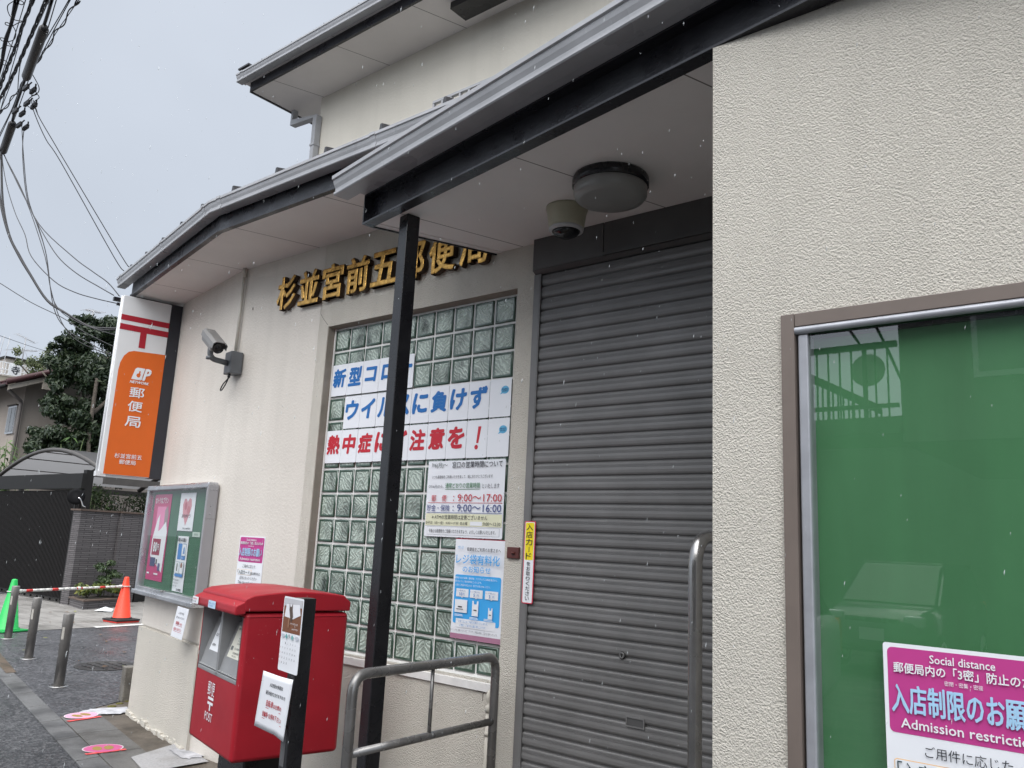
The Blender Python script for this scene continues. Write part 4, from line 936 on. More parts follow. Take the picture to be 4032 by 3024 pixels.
tr_ = sheet("paper_notice", "white paper notice taped under the notice board sill", "paper notice", WP(-0.203, 0.108, 0.952), (WD + Vector((0, 0, -0.01))), (UP + WD * 0.30 + WN * 0.02), 0.235, 0.222, BIKE)

# magenta notice on the main wall
def social(k):
    g = lambda *a: tuple(x * k for x in a)
    return [('r', *g(0.008, 0.008, 0.281, 0.165), PINK, 0.010 * k), ('r', *g(0.014, 0.222, 0.163, 0.036), srgb(235, 190, 130), 0.006 * k), ('r', *g(0.0155, 0.2235, 0.160, 0.033), WHITE, 0.005 * k), ('r', *g(0.012, 0.327, 0.272, 0.09), srgb(215, 150, 190), 0.008 * k), ('r', *g(0.0145, 0.3295, 0.267, 0.086), WHITE, 0.006 * k),
        ('t', "Social distance", *g(0.088, 0.016, 0.115, 0.016), WHITE, 0.012), ('t', "郵便局内の「3密」防止のため", *g(0.020, 0.036, 0.262, 0.021), WHITE, 0.02), ('t', "密閉・密集・密接", *g(0.113, 0.062, 0.067, 0.009), WHITE), ('t', "入店制限のお願い", *g(0.014, 0.078, 0.266, 0.056), srgb(165, 205, 235), 0.03), ('t', "Admission restriction", *g(0.030, 0.143, 0.235, 0.019), WHITE, 0.012),
        ('t', "ご用件に応じた", *g(0.072, 0.189, 0.150, 0.022), INK), ('t', "「入店カード」", *g(0.020, 0.226, 0.155, 0.028), srgb(60, 80, 85), 0.008), ('t', "をお持ちの上", *g(0.178, 0.234, 0.105, 0.019), INK, 0.01), ('t', "店内にお入りください", *g(0.050, 0.266, 0.200, 0.022), INK), ('t', "Take the card and enter", *g(0.035, 0.298, 0.230, 0.017), INK, 0.006),
        ('t', "カードがすべて使用中の場合は", *g(0.024, 0.340, 0.245, 0.020), REDT, 0.006)]
sheet("notice", "laminated magenta and white notice on the cream wall above the post box", "notice", (-0.762, W - 0.001, 1.469), (1, 0, 0), UP, 0.297, 0.42, social(1.0))
sheet("notice", "large magenta and white notice stuck on the green window", "notice", (3.6945, YR - 0.0045 + 0.0135, 1.312), (1, 0, 0), UP, 0.37, 0.52, social(1.17), radius=0.006, th=0.0015)
# laminated letter sheets on the glass block window
def letters(row, chars, z, xs, col, cname):
    wh = 0.1515
    for k, (ch, i) in enumerate(zip(chars, xs)):
        x = 0.016 + 0.1546 * i if row != 2 else 0.018 + 0.1542 * i
        x = 0.0165 + 0.15375 * i
        els = []
        if ch == "bubble":
            els = [('o', 0.108, 0.062, 0.028, 0.022, srgb(95, 175, 215)), ('p', [(0.085, 0.072), (0.097, 0.08), (0.074, 0.086)], srgb(95, 175, 215)), ('t', "がんばろう" if row == 1 else "気をつけて", 0.088, 0.053, 0.042, 0.009, NAVY, 0.02), ('t', "みんなで" if row == 1 else "あつさに", 0.092, 0.064, 0.034, 0.008, NAVY, 0.02)]
            lab = "white laminated sheet with a blue speech bubble at the end of the %s row" % ("blue" if row == 1 else "red")
        else:
            if ch == "！": els = [('p', [(0.084, 0.036), (0.106, 0.036), (0.090, 0.128), (0.074, 0.128)], col), ('o', 0.076, 0.150, 0.013, 0.013, col)]
            else:
                wd_ = 0.128; hh = 0.126
                if ch in "コロ": wd_, hh = 0.112, 0.098
                els = [('t', ch, (0.1515 - wd_) / 2, 0.028 + (0.126 - hh) / 2, wd_, hh, col, 0.040, 0.10)]
            lab = "white laminated sheet with %s character %s on the glass block window" % (cname, ch)
        if ch == "に": lab = "white laminated sheet with %s character に beside the black post" % cname
        sheet("letter_sheet", lab, "letter sheet", (x, -0.0085 - 0.0004 * (k % 2), z - 0.0006 * (k % 3)), (1, 0, 0), UP, wh, 0.2085, els, group="laminated letter sheets on the window", radius=0.006, th=0.0012)
letters(0, "新型コロナ", 2.600, range(5), BLUE, "blue")
letters(1, list("ウイルスに負けず") + ["bubble"], 2.380, range(1, 10), BLUE, "blue")
letters(2, list("熱中症にご注意を！") + ["bubble"], 2.163, range(0, 10), REDT, "red")
hrs = [('r', 0.022, 0.364, 0.53, 0.044, srgb(110, 115, 125)), ('r', 0.0232, 0.3652, 0.5276, 0.0416, WHITE), ('r', 0.006, 0.292, 0.560, 0.066, PALEY), ('r', 0.345, 0.332, 0.085, 0.021, WHITE),
    ('r', 0.145, 0.1575, 0.255, 0.0022, GREEN), ('r', 0.02, 0.231, 0.545, 0.0024, REDT), ('r', 0.012, 0.2855, 0.555, 0.0024, NAVY),
    ('t', "7/6(月)～", 0.030, 0.010, 0.125, 0.032, srgb(70, 85, 80)), ('t', "窓口の営業時間について", 0.190, 0.006, 0.365, 0.036, INK, 0.008), ('t', "いつも郵便局をご利用いただきまして、誠にありがとうございます", 0.040, 0.080, 0.45, 0.019, INK), ('t', "○7/6(月)から、", 0.018, 0.134, 0.115, 0.020, INK),
    ('t', "通常どおりの営業時間", 0.147, 0.123, 0.255, 0.030, GREEN, 0.006), ('t', "といたします", 0.42, 0.129, 0.12, 0.025, INK),
    ('t', "郵", 0.045, 0.190, 0.036, 0.036, REDT), ('t', "便", 0.125, 0.190, 0.036, 0.036, REDT), ('t', ":", 0.212, 0.194, 0.008, 0.028, REDT), ('t', "9:00～17:00", 0.245, 0.185, 0.315, 0.040, REDT),
    ('t', "貯金・保険", 0.014, 0.243, 0.175, 0.037, NAVY), ('t', ":", 0.212, 0.248, 0.008, 0.028, NAVY), ('t', "9:00～16:00", 0.245, 0.240, 0.315, 0.040, NAVY),
    ('t', "※ ATMの営業時間は変更ございません", 0.058, 0.298, 0.41, 0.025, INK), ('t', "◎平日（月～金）:9:00～17:30", 0.012, 0.334, 0.25, 0.017, INK), ('t', "◎土曜", 0.275, 0.334, 0.052, 0.017, INK), ('t', ":9:00～12:30", 0.435, 0.334, 0.125, 0.017, INK), ('t', "今後とも郵便局をご愛顧いただきますよう、よろしくお願いいたします。", 0.040, 0.376, 0.49, 0.021, INK)]
sheet("notice", "large white opening hours notice with red and blue times", "notice", (0.971, -0.0135, 1.941), (1, 0, 0), UP, 0.571, 0.418, hrs, radius=0.008, th=0.0012)
CY = srgb(60, 165, 230)
bag = [('r', 0.0, 0.0, 0.348, 0.004, srgb(165, 30, 55)), ('r', 0.012, 0.190, 0.322, 0.250, CY, 0.012), ('r', 0.035, 0.415, 0.275, 0.045, WHITE, 0.003), ('r', 0.0, 0.492, 0.348, 0.026, srgb(170, 120, 145))]
for k, (x, lab, n_) in enumerate(((0.028, "レジ袋(特大)", "10"), (0.128, "レジ袋(大)", "5"), (0.234, "レジ袋(小)", "3"))):
    bag += [('r', x, 0.262, 0.088, 0.042, WHITE, 0.003), ('p', [(x + 0.036, 0.303), (x + 0.044, 0.31), (x + 0.052, 0.303)], WHITE), ('t', lab, x + 0.012, 0.267, 0.064, 0.011, srgb(70, 120, 170)), ('t', n_, x + 0.034, 0.281, 0.010 + 0.010 * (n_ == "10"), 0.016, srgb(50, 120, 185), 0.02), ('t', "円", x + 0.058, 0.284, 0.012, 0.012, srgb(50, 120, 185))]
bag += [('r', 0.026, 0.318, 0.088, 0.066, WHITE), ('p', [(0.150, 0.395), (0.150, 0.318), (0.160, 0.318), (0.163, 0.335), (0.180, 0.335), (0.183, 0.318), (0.193, 0.318), (0.193, 0.395)], WHITE), ('p', [(0.262, 0.400), (0.262, 0.345), (0.269, 0.345), (0.271, 0.358), (0.282, 0.358), (0.284, 0.345), (0.291, 0.345), (0.291, 0.400)], WHITE), ('r', 0.05, 0.352, 0.03, 0.006, INK), ('r', 0.163, 0.362, 0.02, 0.005, INK), ('r', 0.270, 0.378, 0.014, 0.004, INK), ('r', 0.040, 0.365, 0.05, 0.003, INK)]
bag += [('t', "7月1日", 0.030, 0.040, 0.042, 0.017, srgb(70, 150, 205)), ('t', "郵便局をご利用のお客さまへ", 0.098, 0.045, 0.235, 0.020, INK, 0.01), ('t', "レジ袋有料化", 0.025, 0.082, 0.305, 0.052, CY, 0.012), ('t', "のお知らせ", 0.075, 0.142, 0.195, 0.034, CY, 0.012),
    ('t', "郵便局ではCO2削減、環境保全、プラスチックごみ削減の観点から、", 0.024, 0.200, 0.295, 0.011, WHITE), ('t', "7月1日よりレジ袋を有料化といたします。", 0.024, 0.218, 0.19, 0.011, WHITE), ('t', "レジ袋をご希望のお客さまは、窓口でお買い求めください。", 0.024, 0.237, 0.25, 0.011, WHITE), ('t', "お客さまにはご不便をお掛けいたしますが、", 0.065, 0.421, 0.205, 0.012, srgb(60, 130, 190)), ('t', "ご理解・ご協力をお願い申し上げます。", 0.075, 0.440, 0.185, 0.012, srgb(60, 130, 190)), ('t', "マイバッグをご持参いただくなど、プラスチック製品の削減にご協力をお願いいたします。", 0.012, 0.468, 0.325, 0.012, INK)]
for k, x in enumerate((0.032, 0.140, 0.240)):
    bag += [('r', x, 0.393 + 0.008 * (k > 0), 0.055, 0.003, WHITE), ('r', x, 0.399 + 0.008 * (k > 0), 0.06, 0.003, WHITE)]
_r1 = [h for h in bag if h[0] != 't']; _t1 = [h for h in bag if h[0] == 't']
sheet("poster", "white and sky blue shopping bag poster at the corner of the glass blocks", "poster", (1.2165, -0.0115, 1.519), (1, 0, 0), UP, 0.3475, 0.518, _r1 + _t1, th=0.0012)

# vertical card sign on the shutter guide, small brown plate and pipe
ec = [('r', 0.0045, 0.0045, 0.058, 0.386, WHITE, 0.006), ('r', 0.0075, 0.008, 0.052, 0.180, srgb(235, 215, 30), 0.005)]
for i, ch in enumerate("入店カ"): ec.append(('t', ch, 0.013, 0.014 + i * 0.036, 0.040, 0.031, INK, 0.005))
ec.append(('r', 0.0315, 0.124, 0.004, 0.026, INK)); ec.append(('t', "ド", 0.016, 0.154, 0.034, 0.029, INK, 0.005))
for i, ch in enumerate("をお取りください"): ec.append(('t', ch, 0.022, 0.196 + i * 0.0235, 0.024, 0.0195, INK, 0.005))
sheet("card_sign", "narrow vertical yellow and white sign with red border beside the shutter", "sign", (1.7515, W - 0.0305, 1.617), (1, 0, 0), UP, 0.067, 0.395, ec, mat_=mat("red_border_print", srgb(205, 55, 80), 0.4, 0, 0.03), radius=0.008, th=0.003)
mb = MB(); mb.box((1.628, W - 0.016, 1.431), (1.705, W + 0.0, 1.487), 0, 0.004); mb.lathe((1.672, W - 0.018, 1.452), [(0.010, 0), (0.010, 0.012)], 12)
tag(mb.build("brown_plate", mat("red_brown_paint", (0.085, 0.022, 0.018), 0.45, 0, 0.2, 20)), "small red brown plate on the rough wall left of the card sign", "plate")
mb = MB(); mb.tube([(1.574, W - 0.024, 0.0), (1.574, W - 0.024, 0.70)], 0.0165, 12); mb.lathe((1.574, W - 0.024, 0.69), [(0.021, 0), (0.021, 0.03), (0.012, 0.034), (0.018, 0.05), (0.022, 0.075), (0.012, 0.10), (0.003, 0.105)], 10); mb.lathe((1.574, W - 0.024, 0.58), [(0.0195, 0), (0.0195, 0.02)], 12)
tag(mb.build("wall_pipe", mat("cream_painted_pipe", (0.58, 0.55, 0.48), 0.5, 0, 0.08)), "thin cream pipe with putty cap on the wall behind the handrail", "pipe")

# ceiling light and dome camera under the canopy
cl = thing("ceiling_light", "round ceiling light with black rim under the canopy", "light", (2.47, -0.51, ZC))
mb = MB(); mb.lathe((2.47, -0.51, ZC), [(0.163, -0.0005), (0.167, -0.01), (0.167, -0.040), (0.158, -0.046)], 40); mb.build("rim", M_BLACK, cl)
mb = MB(); mb.lathe((2.47, -0.51, ZC), [(0.152, -0.040), (0.160, -0.048), (0.160, -0.082), (0.150, -0.096), (0.12, -0.103), (0.0, -0.108)], 40); mb.build("diffuser", mat("milky_acrylic", (0.24, 0.24, 0.23), 0.3, 0, 0.05, 5), cl)
dc = thing("dome_camera", "pale tapered dome camera hanging under the canopy near the shutter", "camera", (2.125, -0.352, ZC))
mb = MB(); mb.lathe((2.125, -0.352, ZC), [(0.100, -0.0005), (0.100, -0.012), (0.094, -0.03), (0.086, -0.088), (0.084, -0.104)], 32); mb.build("housing", mat("ivory_plastic", (0.40, 0.38, 0.28), 0.4, 0, 0.04), dc)
mb = MB(); mb.lathe((2.125, -0.352, ZC), [(0.084, -0.105), (0.082, -0.116), (0.070, -0.120)], 32); mb.build("ring", mat("pale_plastic_ring", (0.45, 0.45, 0.45), 0.4, 0, 0.04), dc)
mb = MB(); mb.lathe((2.125, -0.352, ZC), [(0.070, -0.118), (0.055, -0.135), (0.03, -0.148), (0.0, -0.152)], 24); mb.build("dome", mat("black_dome", (0.006, 0.006, 0.007), 0.12, 0, 0.0), dc)

# bullet camera, junction box and conduit at the bend of the wall
sc_ = thing("security_camera", "grey bullet security camera on a bent arm at the wall bend", "camera", WP(0.10, 0.0, 2.62))
M_CAMG = mat("camera_grey", (0.21, 0.205, 0.20), 0.42, 0.1, 0.06, 9); M_CAMD = mat("bracket_grey", (0.13, 0.14, 0.15), 0.45, 0.1, 0.06, 9)
mb = MB(WING); mb.box((0.035, -0.02, 2.622), (0.155, 0.072, 2.788), 0, 0.008); mb.build("junction_box", M_CAMD, sc_)
mb = MB(WING); mb.tube(bend([(0.10, 0.07, 2.70), (0.10, 0.205, 2.712), (0.10, 0.205, 2.80)], 0.05), 0.021, 12); mb.lathe((0.10, 0.205, 2.705), [(0.026, 0), (0.026, 0.02)], 12); mb.build("arm", M_CAMD, sc_)
ca0, ca1 = Vector((0.02, 0.205, 2.893)), Vector((0.285, 0.200, 2.742)); cdv = (ca1 - ca0).normalized()
cu = (UP - cdv * cdv.z).normalized(); cs_ = cdv.cross(cu).normalized()
CF = WING @ frame(ca0, cdv, -cs_, cu)
mb = MB(CF); mb.prism([(-0.040, -0.040), (0.040, -0.040), (0.046, -0.01), (0.046, 0.030), (0.030, 0.044), (-0.030, 0.044), (-0.046, 0.030), (-0.046, -0.01)], 0.235, 'x', 0.0); mb.build("camera_body", M_CAMG, sc_, bevel=0.004)
mb = MB(CF); mb.prism([(-0.052, -0.005), (-0.0495, -0.005), (-0.0495, 0.032), (-0.032, 0.0475), (0.032, 0.0475), (0.0495, 0.032), (0.0495, -0.005), (0.052, -0.005), (0.052, 0.034), (0.034, 0.051), (-0.034, 0.051), (-0.052, 0.034)], 0.285, 'x', -0.005)
mb.build("sunshield", M_CAMG, sc_)
mb = MB(CF @ Matrix(((0, 0, 1, 0.235), (0, 1, 0, 0), (-1, 0, 0, -0.003), (0, 0, 0, 1)))); mb.lathe((0, 0, 0), [(0.037, -0.01), (0.040, 0.012), (0.040, 0.022), (0.033, 0.024), (0.031, 0.016), (0.014, 0.012), (0.012, 0.018), (0.0, 0.018)], 24); mb.build("lens", M_BLACK, sc_)
mb = MB(WING); mb.tube(smooth_path([(0.10, 0.05, 2.62), (0.095, 0.055, 2.585), (0.06, 0.07, 2.55), (0.03, 0.075, 2.51), (0.05, 0.072, 2.505), (0.085, 0.06, 2.55), (0.105, 0.05, 2.60)]), 0.0045, 6); mb.lathe((0.10, 0.05, 2.595), [(0.010, 0), (0.012, 0.028)], 8); mb.build("cable", M_BLACK, sc_)
mb = MB(WING); mb.tube([(0.067, 0.010, 2.785), (0.067, 0.010, 3.40)], 0.0115, 10); mb.tube([(0.067, 0.010, 3.38), (0.067, 0.010, ZE)], 0.016, 10)
tag(mb.build("conduit", mat("ivory_conduit", (0.52, 0.50, 0.44), 0.45, 0, 0.05)), "thin ivory conduit running up the wall bend to the eave", "conduit")

# ------------------------------------------------------------------ handrails
hr = thing("handrail", "grey pipe handrail with a baluster standing in front of the black post", "handrail", (1.70, -0.62, 0))
mb = MB(); mb.tube(bend([(1.715, -1.088, 0), (1.715, -1.088, 0.968), (1.668, -0.165, 0.968), (1.668, -0.165, 0)], 0.075, 8), 0.0215, 16); mb.build("top_rail", M_RAIL, hr)
mb = MB(); mb.tube([(1.713, -1.07, 0.675), (1.669, -0.18, 0.675)], 0.0165, 12); mb.build("lower_rail", M_RAIL, hr)
mb = MB(); mb.tube([(1.692, -0.62, 0.675), (1.692, -0.62, 0.955)], 0.0085, 10); mb.build("baluster", M_RAIL, hr)
hr2 = thing("handrail", "thick stainless handrail bend beside the right wall corner", "handrail", (3.11, -0.96, 0))
mb = MB(); mb.tube(bend([(3.111, -0.965, 0), (3.111, -0.965, 1.553), (3.112, -0.12, 1.553)], 0.10, 10), 0.0215, 18); mb.build("rail_pipe", M_STEEL, hr2)

# ------------------------------------------------------------------ red post box
N0 = Vector((0.787, -0.983, 0)); PA = R(-13.3)
px_ = Vector((math.cos(PA), math.sin(PA), 0)); py_ = Vector((-px_.y, px_.x, 0))     # viewer's right along the front, depth to the back
PB = frame(N0 - px_ * 0.6425, px_, py_, UP)
pb = thing("post_box", "large red two slot post box with grey slot panel standing by the wall", "post box", N0 + py_ * 0.27 - px_ * 0.32)
BWD, BDP, BZ0, BZ1 = 0.6425, 0.54, 0.442, 1.116
mb = MB(PB)
fr_y = 0.0
pz0, pz1, pa0, pa1 = 0.783, 1.100, -0.012 + 0.0 + 0.0, 0.0
pL, pR = 0.012, 0.612
bm = bmesh.new()
gx, gz = [0.0, pL, pR, BWD], [BZ0, pz0, 1.098, BZ1]
gv = [[bm.verts.new((x, 0.0, z)) for z in gz] for x in gx]
for i in range(3):
    for k in range(3):
        if (i, k) != (1, 1): bm.faces.new((gv[i][k], gv[i + 1][k], gv[i + 1][k + 1], gv[i][k + 1]))
bv = {(i, k): bm.verts.new((gx[i], BDP, gz[k])) for i in range(4) for k in range(4) if i in (0, 3) or k in (0, 3)}
loop = [(i, 0) for i in range(4)] + [(3, k) for k in range(1, 4)] + [(i, 3) for i in (2, 1, 0)] + [(0, k) for k in (2, 1)]
for a, b in zip(loop, loop[1:] + loop[:1]): bm.faces.new((gv[b[0]][b[1]], gv[a[0]][a[1]], bv[a], bv[b]))
bm.faces.new([bv[q] for q in loop])
inner = [(1, 1), (2, 1), (2, 2), (1, 2)]; iv = [bm.verts.new((gx[i], 0.165, gz[k])) for i, k in inner]
for n_ in range(4): bm.faces.new((gv[inner[n_][0]][inner[n_][1]], gv[inner[(n_ + 1) % 4][0]][inner[(n_ + 1) % 4][1]], iv[(n_ + 1) % 4], iv[n_]))
bmesh.ops.recalc_face_normals(bm, faces=bm.faces)
def outer(e):
    p, q = e.verts[0].co, e.verts[1].co
    def on(v): return (abs(v.x) < 1e-5 or abs(v.x - BWD) < 1e-5, abs(v.y) < 1e-5 or abs(v.y - BDP) < 1e-5, abs(v.z - BZ0) < 1e-5 or abs(v.z - BZ1) < 1e-5)
    s_ = [a and b for a, b in zip(on(p), on(q))]
    return sum(s_) >= 2 and len(e.link_faces) == 2 and e.link_faces[0].normal.angle(e.link_faces[1].normal) > 0.5
bmesh.ops.bevel(bm, geom=[e for e in bm.edges if outer(e)], offset=0.022, segments=4, profile=0.5, affect='EDGES')
mb.bm(bm, 0, True); mb.wn = True
mb.build("body", M_RED, pb)
mb = MB(PB)
prof = [(-0.006, 1.123), (BDP + 0.004, 1.123), (BDP + 0.006, 1.168), (BDP - 0.02, 1.188)]
for i in range(9):
    t_ = i / 8; y = BDP - 0.03 - t_ * (BDP - 0.06); prof.append((y, 1.190 + 0.030 * math.sin(math.pi * (0.12 + 0.76 * t_))))
prof += [(-0.006, 1.186), (-0.014, 1.176)]
bm = bmesh.new(); vsr = []
NX = 9
for k in range(NX):
    u = k / (NX - 1); x = -0.004 + u * (BWD + 0.008)
    sag = 1 - (2 * u - 1) ** 4 * 0.55
    vsr.append([bm.verts.new((x, p[0], 1.121 + (p[1] - 1.121) * (0.95 + 0.05 * sag))) for p in prof])
for k in range(NX - 1):
    for i in range(len(prof)):
        j = (i + 1) % len(prof); bm.faces.new((vsr[k][i], vsr[k + 1][i], vsr[k + 1][j], vsr[k][j]))
bm.faces.new(vsr[0][::-1]); bm.faces.new(vsr[-1])
mb.bm(bm, 0, True)
lid = mb.build("lid", M_RED, pb, bevel=0.008)
for p in lid.data.polygons: p.use_smooth = True
md = lid.modifiers.new("weighted_normals", 'WEIGHTED_NORMAL'); md.weight = 90
mb = MB(PB); mb.prism([(0.0, 1.112), (-0.050, 1.106), (-0.056, 1.118), (-0.052, 1.150), (-0.01, 1.170), (0.0, 1.170)], 0.70 - 0.052, 'x', -0.005); mb.build("visor", M_RED, pb, bevel=0.006)
prints(pb, PB @ frame((-0.005, -0.0565, 1.150), Vector((1, 0, 0)), UP, Vector((0, -1, 0))), [('r', 0.0, 0.001, 0.098, 0.036, WHITE), ('r', 0.265, 0.001, 0.112, 0.037, srgb(190, 215, 235)), ('t', "取集時刻", 0.012, 0.008, 0.06, 0.008, REDT), ('t', "次の便", 0.012, 0.022, 0.05, 0.008, INK), ('t', "手紙・はがき", 0.275, 0.010, 0.085, 0.009, BLUE), ('t', "そのほか", 0.28, 0.023, 0.06, 0.008, BLUE)], 0.001, 0.0008, "slot_sticker", "sticker_lettering")
# grey slot panel: two recesses with sloping shelves that carry the labels
mb = MB(PB)
mid = (pL + pR) / 2
mb.box((pL, 0.002, pz0), (pR, 0.05, pz0 + 0.020), 0, 0.003); mb.box((mid - 0.014, 0.002, pz0), (mid + 0.014, 0.16, 1.099), 0, 0.003); mb.box((pL, 0.002, pz0), (pL + 0.012, 0.16, 1.099)); mb.box((pR - 0.012, 0.002, pz0), (pR, 0.16, 1.099)); mb.box((pL, 0.150, pz0), (pR, 0.162, 1.099), 1)
for (a0, a1) in ((pL + 0.012, mid - 0.014), (mid + 0.014, pR - 0.012)):
    mb.add([(a0, 0.010, pz0 + 0.02), (a1, 0.010, pz0 + 0.02), (a1, 0.030, 0.880), (a0, 0.030, 0.880), (a1, 0.085, 1.045), (a0, 0.085, 1.045), (a1, 0.15, 1.05), (a0, 0.15, 1.05)], [(0, 1, 2, 3), (3, 2, 4, 5), (5, 4, 6, 7)])
    mb.box((a0, 0.004, 0.806), (a1, 0.018, 0.812))
mb.build("slot_panel", [M_GREYP, M_BLACK], pb, recalc=False)
tilt = Vector((0, 0.055, 0.165)).normalized(); nrm = Vector((1, 0, 0)).cross(tilt)
for k, (a0, w_) in enumerate(((pL + 0.075, 0.19), (mid + 0.05, 0.22))):
    fr_ = PB @ frame(Vector((a0, 0.0795, 1.030)) + nrm * 0.0006, Vector((1, 0, 0)), tilt, nrm)
    els = [('r', 0, 0, w_, 0.155, WHITE if k == 0 else (0.70, 0.69, 0.60))]
    if k == 0: els += [('r', 0.125, 0.02, 0.045, 0.03, srgb(120, 190, 225)), ('t', "手紙", 0.03, 0.03, 0.05, 0.022, INK), ('t', "はがき", 0.02, 0.065, 0.06, 0.018, INK), ('t', "その他郵便物", 0.1, 0.1, 0.07, 0.012, INK), ('t', "国際郵便", 0.02, 0.12, 0.05, 0.012, INK)]
    else:
        els += [('t', "取集時刻のご案内", 0.015, 0.010, 0.09, 0.010, INK)]
        for r_ in range(5): els.append(('t', "%d:%02d  %d:%02d  %d:%02d" % (8 + r_, 10 * r_, 12 + r_, 5 + r_, 16 + r_, 30), 0.07, 0.028 + r_ * 0.013, 0.13, 0.008, INK))
        els += [('r', 0.01, 0.10, 0.03, 0.02, srgb(110, 115, 115)), ('t', "次の取集時刻", 0.06, 0.104, 0.09, 0.010, INK), ('t', "杉並郵便局", 0.06, 0.125, 0.08, 0.010, INK), ('t', "お問い合わせ", 0.06, 0.14, 0.06, 0.009, INK)]
    prints(pb, fr_, els, 0.0, 0.0006, "slot_label", "label_lettering")
FF = PB @ frame((BWD, -0.0005, 0), Vector((1, 0, 0)), UP, Vector((0, -1, 0)))
prints(pb, FF, [('r', -0.395, -0.678, 0.082, 0.013, WHITE), ('r', -0.395, -0.655, 0.082, 0.013, WHITE), ('r', -0.362, -0.648, 0.017, 0.034, WHITE), ('t', "郵便", -0.408, -0.752, 0.104, 0.068, WHITE, 0.0), ('t', "POST", -0.412, -0.606, 0.112, 0.040 - 0.0, WHITE, 0.0)], 0.0004, 0.0006, "postal_mark", "lettering")
mb = MB(PB); mb.box((0.14, 0.12, 0.0), (0.50, 0.42, BZ0 + 0.01), 0, 0.01); mb.box((0.08, 0.06, 0.0), (0.56, 0.48, 0.03)); mb.build("pedestal", M_BLACK, pb)

# ------------------------------------------------------------------ black notice post in front of the post box
bp = thing("notice_post", "square black steel post standing in front of the red post box", "post", (1.491, -1.2, 0))
SPF = frame((1.491, -1.2, 0), WD, WN, UP)
mb = MB(SPF); mb.box((-0.066, 0.0, 0.0), (0.0, 0.066, 1.243), 0, 0.003); mb.build("post_shaft", M_BLACK, bp)
mb = MB(SPF); mb.box((-0.11, -0.04, 0.0), (0.04, 0.11, 0.012)); mb.build("base_plate", M_BLACK, bp)
BR1 = srgb(120, 75, 50)
cal = [('r', 0.007, 0.007, 0.164, 0.134, BR1), ('r', 0.007, 0.007, 0.164, 0.030, srgb(190, 190, 195)), ('p', [(0.03, 0.03), (0.15, 0.025), (0.165, 0.065), (0.10, 0.085), (0.02, 0.08)], srgb(225, 225, 230)), ('p', [(0.075, 0.085), (0.06, 0.05), (0.058, 0.022), (0.068, 0.038), (0.078, 0.038), (0.088, 0.022), (0.090, 0.05), (0.10, 0.075), (0.085, 0.10)], srgb(85, 70, 62)), ('p', [(0.060, 0.08), (0.072, 0.085), (0.070, 0.12), (0.060, 0.122)], srgb(150, 110, 85)), ('r', 0.012, 0.148, 0.028, 0.014, srgb(190, 195, 205)), ('r', 0.140, 0.148, 0.028, 0.014, srgb(190, 195, 205)), ('o', 0.060, 0.155, 0.008, 0.009, srgb(100, 165, 165)), ('o', 0.115, 0.155, 0.008, 0.009, srgb(100, 165, 165)),
    ('t', "9", 0.083, 0.145, 0.013, 0.02, INK), ('t', "いやされるひととき", 0.085, 0.098, 0.07, 0.008, WHITE), ('t', "いかがですか", 0.105, 0.118, 0.055, 0.008, WHITE)]
for r_ in range(5):
    for c_ in range(7):
        d_ = r_ * 7 + c_ - 1
        if 1 <= d_ <= 30: cal.append(('t', str(d_), 0.015 + c_ * 0.0225, 0.178 + r_ * 0.019, 0.004 if d_ < 10 else 0.008, 0.008, REDT if c_ == 0 else INK))
sheet("calendar", "laminated calendar with a dog photograph fixed high on the black post", "calendar", (SPF @ Vector((-0.147, -0.004, 1.243))), WD, UP, 0.178, 0.293, cal, th=0.0015, radius=0.008)
# curved laminated bicycle notice
cn_ = thing("laminated_notice", "curling laminated bicycle notice taped low on the black post", "notice", SPF @ Vector((-0.12, -0.01, 0.7)))
CNF = frame(SPF @ Vector((-0.232, -0.012, 0.934)), WD, UP, -WN)
def curl(p):
    u = p[0]; sx = u - p[1] * -0.17
    return Vector((u + (p[1]) * 0.16, p[1] - max(0, u - 0.19) * 0.25 * (-p[1] / 0.22), p[2] + 0.016 - 0.9 * max(0.0, u - 0.13) ** 2))
mb = MB(CNF); nx_, nz_ = 14, 10; vv = []
for j in range(nz_ + 1):
    for i in range(nx_ + 1): vv.append(curl(Vector((0.252 * i / nx_, -0.222 * j / nz_, 0.0))))
mb.add(vv, [(j * (nx_ + 1) + i, (j + 1) * (nx_ + 1) + i, (j + 1) * (nx_ + 1) + i + 1, j * (nx_ + 1) + i + 1) for j in range(nz_) for i in range(nx_)], 0, True)
so = mb.build("sheet", M_PAPER, cn_, recalc=False); md = so.modifiers.new("thickness", 'SOLIDIFY'); md.thickness = 0.001; md.offset = -1
tx = MB(CNF); tms = [ink(INK), ink(REDT)]
for e_ in BIKE:
    mi = 0 if e_[6 if e_[0] == 't' else 5] == INK else 1
    t2 = MB()
    if e_[0] == 't': fit_text(t2, e_[1], e_[2] + 0.03, e_[3], e_[4], e_[5], 0.0012, mi, 0.006)
    else: t2.add([(p[0] + 0.03, p[1], 0.0012) for p in rrect(e_[1], e_[2], e_[3], e_[4], 0)], [(0, 1, 2, 3)], mi)
    tx.add([curl(p) for p in t2.v], t2.f, mi)
tx.build("lettering", tms, cn_, recalc=False)
mb = MB(SPF); mb.box((-0.060, -0.0015, 0.60), (-0.022, 0.0, 0.74)); mb.build("tape", mat("clear_tape", (0.10, 0.10, 0.105), 0.25, 0, 0.1, 30), cn_)

